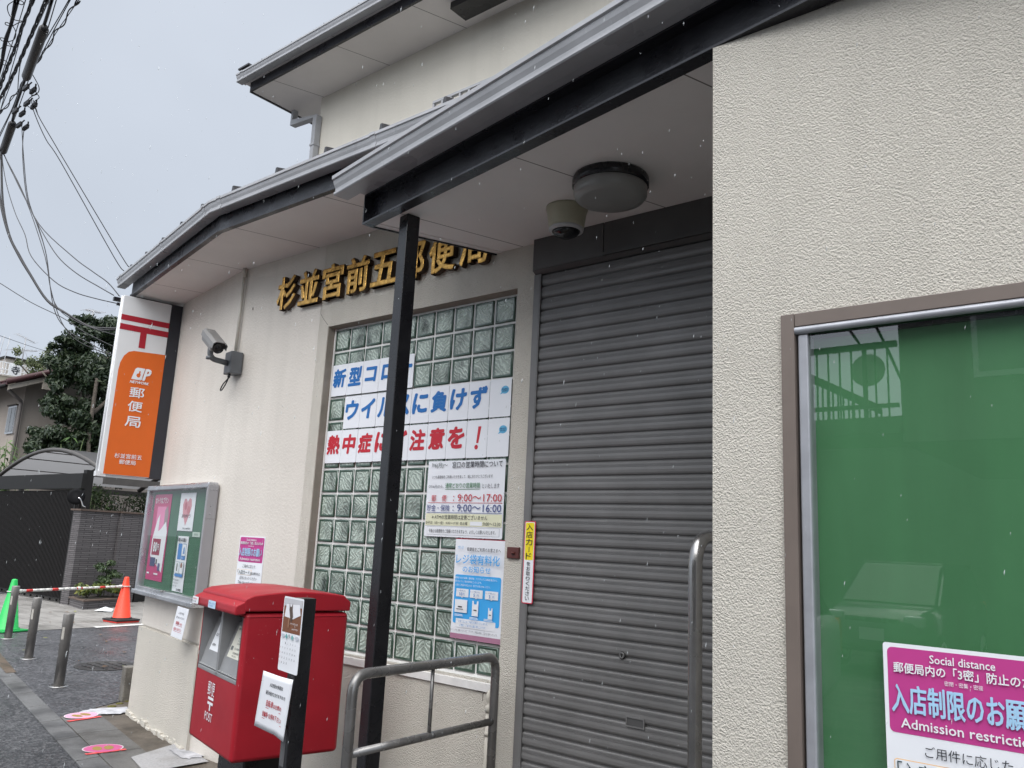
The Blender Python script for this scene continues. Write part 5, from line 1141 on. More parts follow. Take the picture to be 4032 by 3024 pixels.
# ------------------------------------------------------------------ stickers on the apron
for k, ((cx, cy), rot, fade, lab) in enumerate((((-2.57, -0.135), R(100), srgb(215, 160, 185), "pale pink oval footprint sticker on the apron nearest the bollards"), ((-1.50, -0.455), R(70), srgb(190, 85, 135), "magenta oval footprint sticker on the apron nearest the post box"))):
    st = thing("floor_sticker", lab, "sticker", (cx, cy, 0.0), rot, "footprint stickers")
    F_ = frame((cx, cy, 0.0), (math.cos(rot), math.sin(rot), 0), (-math.sin(rot), math.cos(rot), 0), (0, 0, 1))
    prints(st, F_, [('o', 0, 0, 0.128, 0.112, (0.62, 0.55, 0.58)), ('o', 0, 0, 0.120, 0.104, fade), ('o', -0.035, 0.0, 0.03, 0.055, srgb(150, 125, 60)), ('o', 0.035, 0.0, 0.03, 0.055, srgb(150, 125, 60))], 0.0180, 0.0005, "oval")
for k, (a_, b_, lab) in enumerate((((-2.425, -0.30), (-2.445, -0.04), "strip of red tape on the apron beside the pale pink sticker"), ((-1.42, -0.605), (-1.385, -0.355), "strip of red tape on the apron beside the magenta sticker"))):
    d_ = (Vector(b_) - Vector(a_)).normalized(); n_ = Vector((d_.y, -d_.x)) * 0.018
    mb = MB(); p = [Vector(a_) - n_, Vector(b_) - n_, Vector(b_) + n_, Vector(a_) + n_]
    mb.add([(q.x, q.y, z) for z in (0.0180, 0.0186) for q in p], [(0, 3, 2, 1), (4, 5, 6, 7), (0, 1, 5, 4), (1, 2, 6, 5), (2, 3, 7, 6), (3, 0, 4, 7)])
    tag(mb.build("floor_tape", mat("worn_red_tape", srgb(215, 75, 75), 0.5, 0, 0.3, 40)), lab, "tape", "red tape strips")

# ------------------------------------------------------------------ bollards, cones and bar
def copy_tree(o, parent=None):
    c = o.copy(); COL.objects.link(c); c.parent = parent
    for ch in [x for x in o.children]: copy_tree(ch, c)
    return c
M_BOLL = mat("dull_steel_bollard", (0.205, 0.195, 0.185), 0.38, 0.4, 0.22, 8, 0.08, 120, 0.001, rvar=0.12)
b0 = thing("bollard", "steel bollard nearest the post office corner", "bollard", (-3.92, 0.243, 0), 0, "steel bollards on the forecourt edge")
def local(o): return world_of(o)
LB = local(b0)
mb = MB(LB); mb.lathe((0, 0, 0), [(0.045, 0), (0.045, 0.545), (0.0465, 0.55), (0.0465, 0.655), (0.043, 0.663), (0.0, 0.665)], 28); mb.build("tube", M_BOLL, b0)
mb = MB(LB); mb.lathe((0, 0, 0), [(0.083, 0.0), (0.083, 0.012), (0.078, 0.016), (0.048, 0.016)], 32); mb.build("base_ring", M_STEEL, b0)
mb = MB(LB)
for a0 in (R(-75), R(-160)):
    pts = [(0.0472 * math.cos(a0 + t_ * 0.55), 0.0472 * math.sin(a0 + t_ * 0.55)) for t_ in (0, 0.25, 0.5, 0.75, 1)]
    mb.add([(p[0], p[1], z) for z in (0.43, 0.54) for p in pts], [(i, i + 1, 6 + i, 5 + i) for i in range(4)])
mb.build("reflector", mat("grey_reflective_tape", (0.42, 0.40, 0.36), 0.4, 0, 0.1, 20), b0)
for (x, y, lab) in ((-5.71, 0.654, "steel bollard in the middle of the three on the forecourt edge"), (-7.50, 1.08, "steel bollard in front of the green traffic cone")):
    c = copy_tree(b0); c.location = (x, y, 0); c["label"] = lab
def cone(lab, loc, col, base_col, rz):
    t = thing("traffic_cone", lab, "traffic cone", loc, rz, "traffic cones")
    L = local(t)
    mb = MB(L); mb.lathe((0, 0, 0), [(0.158, 0.028), (0.152, 0.05), (0.135, 0.062), (0.036, 0.685), (0.030, 0.697), (0.018, 0.700), (0.016, 0.69)], 32); mb.build("cone_body", mat("cone_plastic", col, 0.42, 0, 0.10, 6), t)
    mb = MB(L); mb.box((-0.19, -0.19, 0.008), (0.19, 0.19, 0.034), 0, 0.008); mb.build("base", mat("cone_base", base_col, 0.55, 0, 0.1, 8), t)
    return t
cone("green traffic cone on the pale pavement at the left", (-8.28, 1.34, 0), srgb(20, 175, 80), srgb(15, 150, 70), 0.3)
rc = cone("orange red traffic cone beside the post office corner", (-8.80, 3.16, 0), srgb(230, 62, 28), srgb(200, 50, 40), 0.1)
mb = MB(local(rc)); mb.box((-0.20, -0.20, 0.034), (0.20, 0.20, 0.062), 0, 0.01); mb.lathe((0, 0, 0.06), [(0.155, 0), (0.15, 0.02)], 24); mb.build("weight", mat("black_rubber", (0.015, 0.015, 0.015), 0.6, 0, 0.1), rc)
br_ = thing("cone_bar", "red and white striped bar hung between the two traffic cones", "barrier bar", (-8.5, 2.2, 0.5))
pa, pb_ = Vector((-8.28, 1.34, 0.535)), Vector((-8.80, 3.16, 0.555)); dv = pb_ - pa
mb = MB(); pr = []
for i in range(17):
    t0, t1 = 0.045 + i * 0.0535, 0.045 + (i + 1) * 0.0535
    red = i in (1, 5, 9, 13) or i in (2, 6, 10) and False
    mb.tube([pa + dv * t0, pa + dv * t1], 0.0195 if i < 9 else 0.0165, 12, 1 if red else 0)
for q in (0.055, 0.55, 0.95): mb.tube([pa + dv * (q - 0.012), pa + dv * (q + 0.012)], 0.024, 12, 0)
mb.build("bar", [mat("white_pvc", (0.62, 0.61, 0.58), 0.4, 0, 0.06), mat("red_film", (0.50, 0.02, 0.015), 0.4, 0, 0.06)], br_)
for c_ in (pa, pb_):
    mb = MB(); pts = []
    for k in range(17):
        a_ = 2 * math.pi * k / 16; pts.append((c_.x + 0.068 * math.cos(a_), c_.y + 0.068 * math.sin(a_), c_.z))
    mb.tube(pts, 0.007, 6, 0, False); mb.build("hook_ring", mat("white_pvc", (0.62, 0.61, 0.58), 0.4, 0, 0.06), br_)
mh = thing("manhole_cover", "round dark iron manhole cover in the forecourt asphalt", "manhole cover", (-4.83, 1.10, 0.0))
mb = MB(); mb.lathe((-4.83, 1.10, 0.004), [(0.31, 0.0), (0.31, 0.008), (0.285, 0.008), (0.283, 0.004), (0.0, 0.006)], 36)
for k in range(5):
    for j in range(5):
        x, y = (k - 2) * 0.095, (j - 2) * 0.095
        if x * x + y * y < 0.06: mb.box((-4.83 + x - 0.033, 1.10 + y - 0.012, 0.008), (-4.83 + x + 0.033, 1.10 + y + 0.012, 0.0135))
mb.build("cover", mat("cast_iron", (0.035, 0.033, 0.032), 0.5, 0.3, 0.25, 12), mh)
mb = MB(frame((-2.99, 0.43, 0), WD, WN, UP)); mb.box((-0.055, -0.055, 0), (0.055, 0.055, 0.29), 0, 0.01); 
tag(mb.build("stone_post", concrete("weathered_stone", (0.20, 0.185, 0.16), (0.07, 0.06, 0.05), 0.05)), "short weathered stone post at the foot of the wing wall corner", "post")
lf = MB()
for _ in range(22):
    x, y = random.choice([(random.uniform(-8, -3), random.uniform(0.3, 2.4)), (random.uniform(-11, -8.3), random.uniform(1.6, 4.2))])
    a = random.uniform(0, 6.3); l_ = random.uniform(0.025, 0.06); w_ = l_ * 0.45
    d_ = Vector((math.cos(a), math.sin(a), 0)); n_ = Vector((-d_.y, d_.x, 0)); c_ = Vector((x, y, 0.02))
    lf.add([c_ - d_ * l_, c_ + n_ * w_ + UP * 0.008, c_ + d_ * l_ + UP * 0.004, c_ - n_ * w_ + UP * 0.01], [(0, 1, 2, 3)], random.randrange(2))
o = lf.build("fallen_leaves", [mat("dead_leaf", (0.13, 0.07, 0.03), 0.7, 0, 0.3, 20), mat("yellow_leaf", (0.26, 0.27, 0.08), 0.7, 0, 0.3, 20)], recalc=False)
tag(o, "scattered fallen leaves on the wet ground", "leaves", None, "stuff")
mb = MB(); mb.add([(-10.60, 3.62, 0.012), (-10.50, 3.50, 0.02), (-10.33, 3.56, 0.03), (-10.27, 3.70, 0.02), (-10.42, 3.80, 0.05), (-10.55, 3.76, 0.03), (-10.44, 3.66, 0.09)], [(0, 1, 6), (1, 2, 6), (2, 3, 6), (3, 4, 6), (4, 5, 6), (5, 0, 6)])
tag(mb.build("plastic_bag", mat("white_plastic", (0.6, 0.62, 0.63), 0.4, 0, 0.05)), "crumpled white plastic bag on the paving by the planter", "bag")

# ------------------------------------------------------------------ dark brick wall, planter, gate
bw = thing("brick_wall", "dark grey split tile garden wall with brown coping", "wall", (-11.9, 4.2, 0))
mb = MB()
def wallseg(mb, a, b, th, z0, z1, mi=0):
    a, b = Vector((*a, 0)), Vector((*b, 0)); d = (b - a).normalized(); n = Vector((-d.y, d.x, 0))
    strip(mb, a, b, n, 0, th, z0, z1, mi)
wallseg(mb, (-11.80, 3.60), (-11.965, 4.42), 0.22, 0, 1.73); wallseg(mb, (-11.90, 4.42), (-12.02, 4.92), 0.22, 0, 1.73)
mb.build("wall_face", M_BRICK, bw)
mb = MB(); wallseg(mb, (-11.76, 3.57), (-11.93, 4.42), 0.30, 1.732, 1.765); wallseg(mb, (-11.86, 4.422), (-11.985, 4.95), 0.30, 1.732, 1.765); mb.build("coping", mat("brown_coping", (0.10, 0.07, 0.055), 0.6, 0, 0.12), bw)
pl_ = thing("planter", "low dark tile planter with a brown rim against the garden wall", "planter", (-11.2, 4.0, 0))
mb = MB()
P_ = [(-11.66, 3.57), (-10.86, 3.47), (-11.28, 4.45), (-11.80, 4.40)]
def poly_prism(mb, pts, z0, z1, mi=0):
    mb.prism(pts, z1 - z0, 'z', z0, mi)
poly_prism(mb, P_, 0, 0.145); mb.build("planter_wall", M_BRICK, pl_)
mb = MB(); poly_prism(mb, [(-11.68, 3.55), (-10.82, 3.44), (-11.25, 4.47), (-11.82, 4.42)], 0.147, 0.17); mb.build("rim", mat("brown_coping", (0.10, 0.07, 0.055), 0.6, 0, 0.12), pl_)
mb = MB(); poly_prism(mb, [(-11.6, 3.62), (-10.98, 3.54), (-11.32, 4.38), (-11.76, 4.36)], 0.171, 0.18); mb.build("soil", mat("dark_soil", (0.03, 0.024, 0.018), 0.9, 0, 0.3, 20), pl_)
gt = thing("slatted_gate", "tall dark slatted gate under a heavy black beam", "gate", (-14, 3.6, 0))
M_GATE = mat("black_brown_timber", (0.0075, 0.0062, 0.0058), 0.7, 0, 0.25, 8, spec=0.25); M_GATEB = mat("dark_bronze_beam", (0.010, 0.0095, 0.009), 0.6, 0, 0.15, 5, spec=0.3)
mb = MB(); mb.box((-20, 3.585, 2.15), (-11.93, 3.655, 2.44)); mb.build("beam", M_GATEB, gt)
mb = MB(); mb.box((-12.085, 3.66, 0), (-11.945, 3.80, 2.51)); mb.box((-12.17, 3.60, 0), (-12.10, 3.66, 2.15)); mb.build("gate_post", M_GATEB, gt)
mb = MB()
x = -19.9
while x < -11.98:
    mb.box((x, 3.615, 0.09), (x + 0.034, 3.655, 2.10)); x += 0.062
mb.box((-20, 3.66, 0.20), (-11.97, 3.68, 0.26)); mb.box((-20, 3.66, 1.1), (-11.97, 3.68, 1.16)); mb.box((-20, 3.66, 2.0), (-11.97, 3.68, 2.1)); mb.box((-20, 3.69, 0.06), (-11.97, 3.70, 2.12))
mb.build("slats", M_GATE, gt)
mb = MB()
x = -19.9
while x < -11.98:
    mb.box((x, 3.62, 0.03), (x + 0.03, 3.65, 0.09)); x += 0.30
mb.box((-20, 3.60, 0.075), (-11.97, 3.66, 0.095)); mb.build("bottom_rail", M_GATEB, gt)
g2 = thing("side_gate", "narrow black gate between the garden wall and the post office", "gate", (-12.0, 5.6, 0))
mb = MB(); wallseg(mb, (-12.03, 4.98), (-12.35, 6.6), 0.06, 0.02, 1.45); wallseg(mb, (-12.01, 4.95), (-12.03, 5.05), 0.1, 0, 1.6); mb.build("gate_leaf", M_GATEB, g2)
mr_ = thing("round_mirror", "round black backed mirror on a chrome stalk by the gate post", "mirror", (-11.57, 3.40, 1.98))
va = (CAM - Vector((-11.57, 3.37, 1.98))).normalized(); vx = UP.cross(va).normalized(); vy = va.cross(vx)
mb = MB(frame((-11.57, 3.37, 1.98), vx, vy, va)); mb.lathe((0, 0, 0), [(0.13, -0.02), (0.148, -0.012), (0.15, 0.0), (0.10, 0.008), (0.0, 0.012)], 32); mb.build("mirror_back", mat("matt_black_shell", (0.006, 0.006, 0.007), 0.7, 0, 0.1, spec=0.15), mr_)
mb = MB(); mb.tube(bend([(-11.545, 3.40, 1.965), (-11.52, 3.44, 1.93), (-11.54, 3.50, 1.815), (-11.57, 3.56, 1.80), (-11.70, 3.62, 1.78)], 0.03), 0.011, 10); mb.build("stalk", mat("chrome", (0.75, 0.75, 0.76), 0.12, 1.0, 0.02), mr_)

# ------------------------------------------------------------------ carport behind the gate
cpt = thing("carport", "arched carport roof of smoky panels behind the gate", "carport", (-14.7, 6, 0))
def arc(u, dz=0.0):                      # u in 0..1 from the right (low side) to the left
    x = -11.95 - 5.6 * u
    return x, 2.36 + 0.70 * math.sin(math.pi * (0.06 + 0.90 * u)) ** 0.9 + dz
mb = MB(); n = 22
for k in range(n):
    (x0, z0), (x1, z1) = arc(k / n), arc((k + 1) / n)
    mb.add([(x0, 4.0, z0), (x1, 4.0, z1), (x1, 9.2, z1), (x0, 9.2, z0)], [(0, 1, 2, 3)], 0, True)
mb.build("roof_panel", M_POLY, cpt, recalc=False)
M_FRM = mat("bronze_aluminium", (0.085, 0.078, 0.072), 0.4, 0.3, 0.1)
for y, r_ in ((4.0, 0.045), (5.75, 0.03), (7.5, 0.06), (9.2, 0.04)):
    mb = MB(); mb.tube([(arc(k / n)[0], y, arc(k / n, -0.03)[1]) for k in range(n + 1)], r_, 8); mb.build("arch_rib", M_FRM, cpt)
mb = MB()
for u in (0.12, 0.27, 0.42, 0.58, 0.73, 0.88):
    x, z = arc(u, -0.02); mb.box((x - 0.012, 4.0, z - 0.02), (x + 0.012, 9.2, z))
mb.build("purlin", M_FRM, cpt)
mb = MB(); mb.box((-11.99, 4.0, 2.27), (-11.90, 9.2, 2.40)); mb.build("gutter_beam", M_FRM, cpt)
mb = MB(); mb.box((-17.62, 4.0, 2.27), (-17.53, 9.2, 2.40)); mb.build("gutter_beam", M_FRM, cpt)
for (x, y) in ((-17.57, 4.6), (-17.57, 8.6), (-11.95, 8.6)):
    mb = MB(); mb.box((x - 0.05, y - 0.05, 0), (x + 0.05, y + 0.05, 2.28)); mb.build("carport_post", M_FRM, cpt)

# ------------------------------------------------------------------ old house behind the gate
hs = thing("house", "old pinkish plaster house with dark red tiled roof behind the carport", "house", (-24, 8, 0))
mb = MB(); mb.box((-31, 5.6, 0), (-21.2, 12, 5.45)); mb.prism([(5.6, 5.45), (12, 5.45), (8.8, 6.75)], 9.78, 'x', -30.98); mb.build("wall", M_HOUSE, hs)
M_TILER = mat("dark_red_roof_tile", (0.052, 0.016, 0.018), 0.6, 0, 0.2, 9); M_DKW = mat("dark_stained_timber", (0.035, 0.027, 0.022), 0.7, 0, 0.2, 8)
mb = MB()
for s_ in (1, -1):
    y0, y1 = (4.85, 8.8) if s_ == 1 else (12.75, 8.8)
    mb.add([(-31.5, y0, 5.22), (-20.45, y0, 5.22), (-20.45, y1, 6.98), (-31.5, y1, 6.98), (-31.5, y0, 5.13), (-20.45, y0, 5.13), (-20.45, y1, 6.88), (-31.5, y1, 6.88)], [(0, 1, 2, 3), (7, 6, 5, 4), (0, 4, 5, 1), (1, 5, 6, 2), (2, 6, 7, 3), (3, 7, 4, 0)])
for k in range(40):
    x = -20.6 - k * 0.27; mb.tube([(x, 4.82, 5.235), (x, 8.8, 7.0)], 0.035, 6)
mb.tube([(-20.40, 4.82, 5.22), (-20.40, 8.8, 6.99)], 0.07, 8); mb.tube([(-31.5, 8.8, 7.02), (-20.4, 8.8, 7.02)], 0.09, 8)
mb.build("roof", M_TILER, hs)
mb = MB()
for s_ in (1, -1):
    y0, y1 = (4.9, 8.8) if s_ == 1 else (12.7, 8.8)
    mb.add([(-20.46, y0, 5.00), (-20.46, y0, 5.13), (-20.46, y1, 6.88), (-20.46, y1, 6.70), (-20.52, y0, 5.00), (-20.52, y0, 5.13), (-20.52, y1, 6.88), (-20.52, y1, 6.70)], [(0, 1, 2, 3), (7, 6, 5, 4), (0, 4, 5, 1), (1, 5, 6, 2), (2, 6, 7, 3), (3, 7, 4, 0)])
mb.box((-20.50, 5.75, 5.17), (-20.40, 6.05, 5.46)); mb.build("barge_board", mat("weathered_cream_board", (0.32, 0.29, 0.25), 0.7, 0, 0.15, 8), hs)
mb = MB(); mb.add([(-31.4, 4.9, 5.12), (-20.5, 4.9, 5.12), (-20.5, 5.62, 5.42), (-31.4, 5.62, 5.42)], [(0, 1, 2, 3)]); mb.build("eave_underside", M_DKW, hs, recalc=False)
wn_ = MB(); wn_.box((-22.10, 5.54, 3.93), (-21.50, 5.62, 4.74)); wno = wn_.build("window", M_ALU, hs)
mb = MB(); mb.box((-22.05, 5.53, 3.98), (-21.82, 5.539, 4.69)); mb.box((-21.78, 5.53, 3.98), (-21.55, 5.539, 4.69)); mb.build("pane", mat("dim_window_glass", (0.16, 0.17, 0.18), 0.08, 0, 0.1, 4), wno)
mb = MB(); mb.box((-22.12, 5.50, 4.745), (-21.48, 5.62, 4.78)); mb.build("hood", M_DKW, wno)
mb = MB(); mb.tube(bend([(-20.75, 5.0, 5.05), (-21.15, 5.52, 4.82), (-21.15, 5.52, 0.0)], 0.08), 0.05, 10); mb.build("downpipe", mat("grey_brown_pipe", (0.17, 0.15, 0.14), 0.5, 0, 0.12), hs)
mb = MB(); mb.tube([(-31.4, 4.83, 5.11), (-20.5, 4.83, 5.11)], 0.055, 8); mb.build("gutter", M_GATEB, hs)

# ------------------------------------------------------------------ trees, hedge and shrubs
def leaves(mb, c, rx, ry, rz, n, size, shell=0.55, droop=0.3, mi=0):
    for _ in range(n):
        while True:
            d = Vector((random.uniform(-1, 1), random.uniform(-1, 1), random.uniform(-1, 1)))
            if 0.05 < d.length <= 1: break
        d = d.normalized() * (shell + (1 - shell) * random.random() ** 0.7) * (0.86 + 0.28 * random.random())
        p = Vector(c) + Vector((d.x * rx, d.y * ry, d.z * rz))
        nrm_ = (d.normalized() * 0.8 + Vector((random.uniform(-1, 1), random.uniform(-1, 1), random.uniform(-0.3, 1.2)))).normalized()
        u = nrm_.orthogonal().normalized(); v = nrm_.cross(u); an = random.uniform(0, 6.28)
        u, v = u * math.cos(an) + v * math.sin(an), v * math.cos(an) - u * math.sin(an)
        s_ = size * random.uniform(0.6, 1.35)
        mb.add([p - u * s_, p + v * s_ * 0.42 - UP * s_ * 0.1, p + u * s_ - UP * s_ * droop, p - v * s_ * 0.42 - UP * s_ * 0.1], [(0, 1, 2, 3)], mi)
def limb(mb, a, b, r0, r1, wob=0.12, k=6):
    a, b = Vector(a), Vector(b); pts = []
    for i in range(k + 1):
        t_ = i / k; w_ = wob * math.sin(math.pi * t_)
        pts.append(a.lerp(b, t_) + Vector((random.uniform(-w_, w_), random.uniform(-w_, w_), 0)))
    mb.tube(smooth_path(pts, 3), [r0 + (r1 - r0) * i / (3 * k) for i in range(3 * k + 1)], 8)
random.seed(21)
TR = (-19.5, 6.95)
tr = thing("evergreen_tree", "tall dark evergreen tree behind the carport beside the projecting sign", "tree", (TR[0], TR[1], 0))
mb = MB()
limb(mb, (TR[0] + 1.35, TR[1] - 0.50, 0), (TR[0] + 1.1, TR[1] - 0.62, 5.4), 0.075, 0.05, 0.10); limb(mb, (TR[0] + 0.2, TR[1] + 0.1, 0), (TR[0], TR[1] + 0.2, 6.8), 0.16, 0.05)
limb(mb, (TR[0] + 1.0, TR[1] - 0.6, 4.0), (TR[0] - 0.6, TR[1] - 1.4, 5.6), 0.06, 0.02); limb(mb, (TR[0] + 1.0, TR[1] - 0.6, 4.4), (TR[0] + 0.8, TR[1] + 0.9, 6.4), 0.06, 0.02); limb(mb, (TR[0], TR[1], 4.6), (TR[0] - 0.3, TR[1] - 0.6, 7.2), 0.06, 0.02)
mb.build("trunk", M_BARK, tr)
mb = MB()
cl_ = [(0.0, -0.75, 7.05, 0.42), (0.2, -0.25, 7.1, 0.5), (0.2, 0.35, 7.35, 0.62), (0.1, 0.95, 7.3, 0.6), (0.1, -0.85, 6.4, 0.6), (0.3, -0.25, 6.3, 0.75), (0.1, 0.6, 6.4, 0.85), (0.0, -1.15, 5.9, 0.5), (0.2, -1.0, 5.35, 0.62), (0.4, -0.2, 5.2, 0.85), (0.2, 0.8, 5.3, 0.9), (0.2, -1.05, 4.55, 0.55), (0.3, -0.75, 4.3, 0.6), (0.0, 0.1, 4.3, 0.8), (0.2, 1.1, 4.2, 0.9),
       (0.6, -1.35, 3.65, 0.55), (0.6, -0.8, 3.35, 0.7), (0.4, 0.0, 3.3, 0.8), (0.5, 0.9, 3.2, 0.8), (0.2, -1.35, 5.15, 0.32), (0.2, -1.4, 4.75, 0.3), (0.3, 1.7, 6.5, 0.7), (0.3, 1.8, 5.2, 0.8), (0.1, -1.25, 6.35, 0.28), (0.9, -0.3, 4.6, 0.6), (0.9, 0.3, 5.6, 0.7), (0.8, 0.2, 3.7, 0.7), (0.7, -0.5, 5.8, 0.55), (0.4, -1.5, 3.75, 0.4), (0.5, -1.4, 3.1, 0.55), (0.9, -0.7, 3.9, 0.45), (0.3, -0.4, 6.9, 0.5), (1.1, -0.2, 3.5, 0.6), (1.0, 0.4, 4.4, 0.6), (0.9, -0.95, 4.2, 0.42), (1.2, -0.75, 3.2, 0.45), (1.1, 0.2, 5.0, 0.5)]
for (dx, dy_, z, r) in cl_:
    for _ in range(5):
        q = Vector((random.uniform(-1, 1), random.uniform(-1, 1), random.uniform(-0.8, 0.8))) * r * 0.62
        leaves(mb, (TR[0] + dx + q.x, TR[1] + dy_ + q.y, z + q.z), r * 0.52, r * 0.52, r * 0.36, int(560 * r), 0.066, 0.2, 0.5)
mb.build("crown", M_EVER, tr, recalc=False)
random.seed(5)
hg = thing("hedge", "leafy green hedge showing above the dark garden wall", "hedge", (-12.9, 4.9, 0))
mb = MB()
for k in range(15):
    t_ = k / 14; limb(mb, (-12.75 - 0.1 * t_, 3.95 + 1.7 * t_, 0), (-12.75 + random.uniform(-.2, .2), 3.95 + 1.7 * t_, 2.0), 0.02, 0.008, 0.05, 4)
mb.build("stems", M_BARK, hg)
mb = MB()
for k in range(26):
    t_ = random.random(); leaves(mb, (-12.78 + random.uniform(-0.2, 0.2), 3.95 + 1.75 * t_, random.uniform(1.55, 2.12)), 0.28, 0.28, 0.22, 150, 0.034, 0.3, 0.3)
mb.build("foliage", M_HEDGE, hg, recalc=False)
def bamboo(name, lab, base, h, n, spread, m, group=None, leaf=0.16, frond=9):
    t = thing(name, lab, "plant", base, 0, group)
    s_ = MB(); l_ = MB()
    for _ in range(n):
        a = random.uniform(0, 6.28); lean = random.uniform(0.1, 1) * spread; hh = h * random.uniform(0.7, 1.05)
        pts = [Vector(base) + Vector((math.cos(a) * lean * (u ** 2), math.sin(a) * lean * (u ** 2), hh * u)) for u in (0, 0.25, 0.5, 0.75, 1)]
        s_.tube(pts, 0.006, 5)
        for k in range(frond):
            u = random.uniform(0.55, 1.0); p = pts[0].lerp(pts[-1], u); p.z = base[2] + hh * u
            p = Vector(base) + Vector((math.cos(a) * lean * u * u, math.sin(a) * lean * u * u, hh * u))
            b = random.uniform(0, 6.28); L = leaf * random.uniform(0.7, 1.3); d_ = Vector((math.cos(b), math.sin(b), random.uniform(-0.5, 0.3))).normalized(); w_ = d_.cross(UP).normalized() * L * 0.11
            l_.add([p, p + d_ * L * 0.4 + w_, p + d_ * L - UP * L * 0.35, p + d_ * L * 0.4 - w_], [(0, 1, 2, 3)])
    s_.build("stems", mat("green_stem", (0.10, 0.14, 0.05), 0.5, 0, 0.1), t); l_.build("foliage", m, t, recalc=False)
bamboo("bamboo_shrub", "bright bamboo shrub leaning out left of the carport arch", (-18.6, 4.55, 0), 3.35, 26, 0.7, M_BAMB, "bamboo shrubs", 0.26, 16)
bamboo("bamboo_shrub", "bright bamboo shrub rising behind the top of the carport arch", (-18.4, 5.95, 0), 3.75, 24, 0.45, M_BAMB, "bamboo shrubs", 0.26, 16)
bamboo("bamboo_shrub", "small bamboo sprig in front of the hedge above the wall", (-12.45, 4.05, 0), 1.98, 12, 0.3, M_BAMB, "bamboo shrubs", 0.16, 10)
ps_ = thing("planter_shrub", "tall dark green conifer seedling at the back of the planter", "shrub", (-11.55, 4.12, 0.17))
mb = MB(); limb(mb, (-11.55, 4.12, 0.17), (-11.55, 4.12, 0.7), 0.012, 0.004, 0.01); mb.build("stem", M_BARK, ps_)
mb = MB()
for k in range(9): leaves(mb, (-11.52 + random.uniform(-.1, .1), 4.14 + random.uniform(-.15, .15), 0.35 + k * 0.055), 0.16 - k * 0.008, 0.16 - k * 0.008, 0.06, 130, 0.03, 0.3, 0.4)
mb.build("foliage", M_HEDGE, ps_, recalc=False)
for i, (x, y) in enumerate(((-11.25, 3.68), (-11.38, 3.95), (-11.28, 4.18))):
    p_ = thing("planter_shrub", ("yellow green shrub at the left end of the planter", "yellow green shrub in the middle of the planter", "yellow green shrub at the right end of the planter")[i], "shrub", (x, y, 0.17), 0, "yellow green planter shrubs")
    mb = MB()
    for k in range(7): mb.tube([(x, y, 0.17), (x + random.uniform(-.12, .12), y + random.uniform(-.14, .14), 0.36)], 0.004, 5)
    mb.build("stems", M_BARK, p_)
    mb = MB()
    for k in range(6): leaves(mb, (x + random.uniform(-.11, .11), y + random.uniform(-.14, .14), 0.32 + random.uniform(-0.05, 0.06)), 0.12, 0.12, 0.07, 55, 0.042, 0.2, 0.3)
    mb.build("foliage", M_PLANT, p_, recalc=False)

# ------------------------------------------------------------------ distant building, roof vine, aerials
db = thing("distant_building", "far tan block with a white railing sign and a roof tank house", "building", (-47, 13, 0))
M_TAN = mat("tan_facing", (0.36, 0.32, 0.25), 0.7, 0, 0.08, 3)
mb = MB(); mb.box((-56, 9, 0), (-43.4, 20, 8.95)); mb.build("wall", M_TAN, db)
mb = MB(); mb.box((-50, 12.75, 8.95), (-45.2, 16.0, 10.2)); mb.build("tank_house", mat("grey_render", (0.33, 0.31, 0.29), 0.8, 0, 0.1, 2), db)
mb = MB(); mb.box((-50.1, 12.65, 10.2), (-45.1, 16.1, 10.32)); mb.build("roof", M_GATEB, db)
mb = MB()
for z in (9.0, 9.25, 9.62): mb.box((-43.36, 9, z), (-43.30, 16, z + 0.05))
for k in range(46): mb.box((-43.36, 9 + k * 0.152, 9.0), (-43.31, 9.03 + k * 0.152, 9.65))
mb.build("railing", M_WHITE, db)
TF = frame((-43.28, 12.35, 9.62), Vector((0, 1, 0)), UP, Vector((1, 0, 0)))
mb = MB(TF); mb.box((0, -0.62, -0.02), (0.62, 0, 0)); mb.box((0.9, -0.62, -0.02), (1.9, 0, 0)); mb.build("sign_board", M_WHITE, db)
prints(db, TF, [('t', "寺", 0.11, 0.08, 0.42, 0.46, INK, 0.03), ('t', "前", 1.0, 0.08, 0.42, 0.46, INK, 0.03)], 0.003)
random.seed(9)
vn = thing("roof_vine", "yellow green climber growing over the far building behind the red roof", "climber", (-41, 12.6, 0))
mb = MB()
limb(mb, (-41.5, 12.9, 0), (-41.5, 12.9, 9.2), 0.09, 0.05); limb(mb, (-41.5, 12.9, 8.6), (-41.5, 12.0, 9.6), 0.05, 0.02); limb(mb, (-41.5, 12.9, 8.6), (-41.5, 13.5, 10.0), 0.05, 0.02)
mb.build("stem", M_BARK, vn)
mb = MB()
for (y, z, r) in ((12.02, 10.05, 0.26), (12.15, 9.45, 0.22), (12.75, 9.6, 0.35), (13.1, 9.55, 0.42), (13.35, 9.9, 0.36), (13.45, 10.35, 0.26), (13.3, 9.2, 0.42), (13.9, 9.3, 0.40), (12.9, 9.1, 0.35), (13.6, 9.0, 0.4), (14.5, 9.2, 0.5), (15.2, 9.3, 0.6)):
    leaves(mb, (-41.5, y, z), r, r, r, int(420 * r), 0.085, 0.2, 0.4)
mb.build("crown", M_VINE, vn, recalc=False)
bt = thing("bare_shrub", "leafless twiggy shrub against the sky behind the red roof", "shrub", (-36, 12.3, 0))
mb = MB()
for _ in range(15):
    b = Vector((-36, 12.2 + random.uniform(-0.5, 0.9), 8.2)); limb(mb, (-36, 12.4, 5.0), b + Vector((0, random.uniform(-.3, .5), random.uniform(-0.2, 0.9))), 0.02, 0.006, 0.2, 4)
mb.build("twigs", M_BARK, bt)
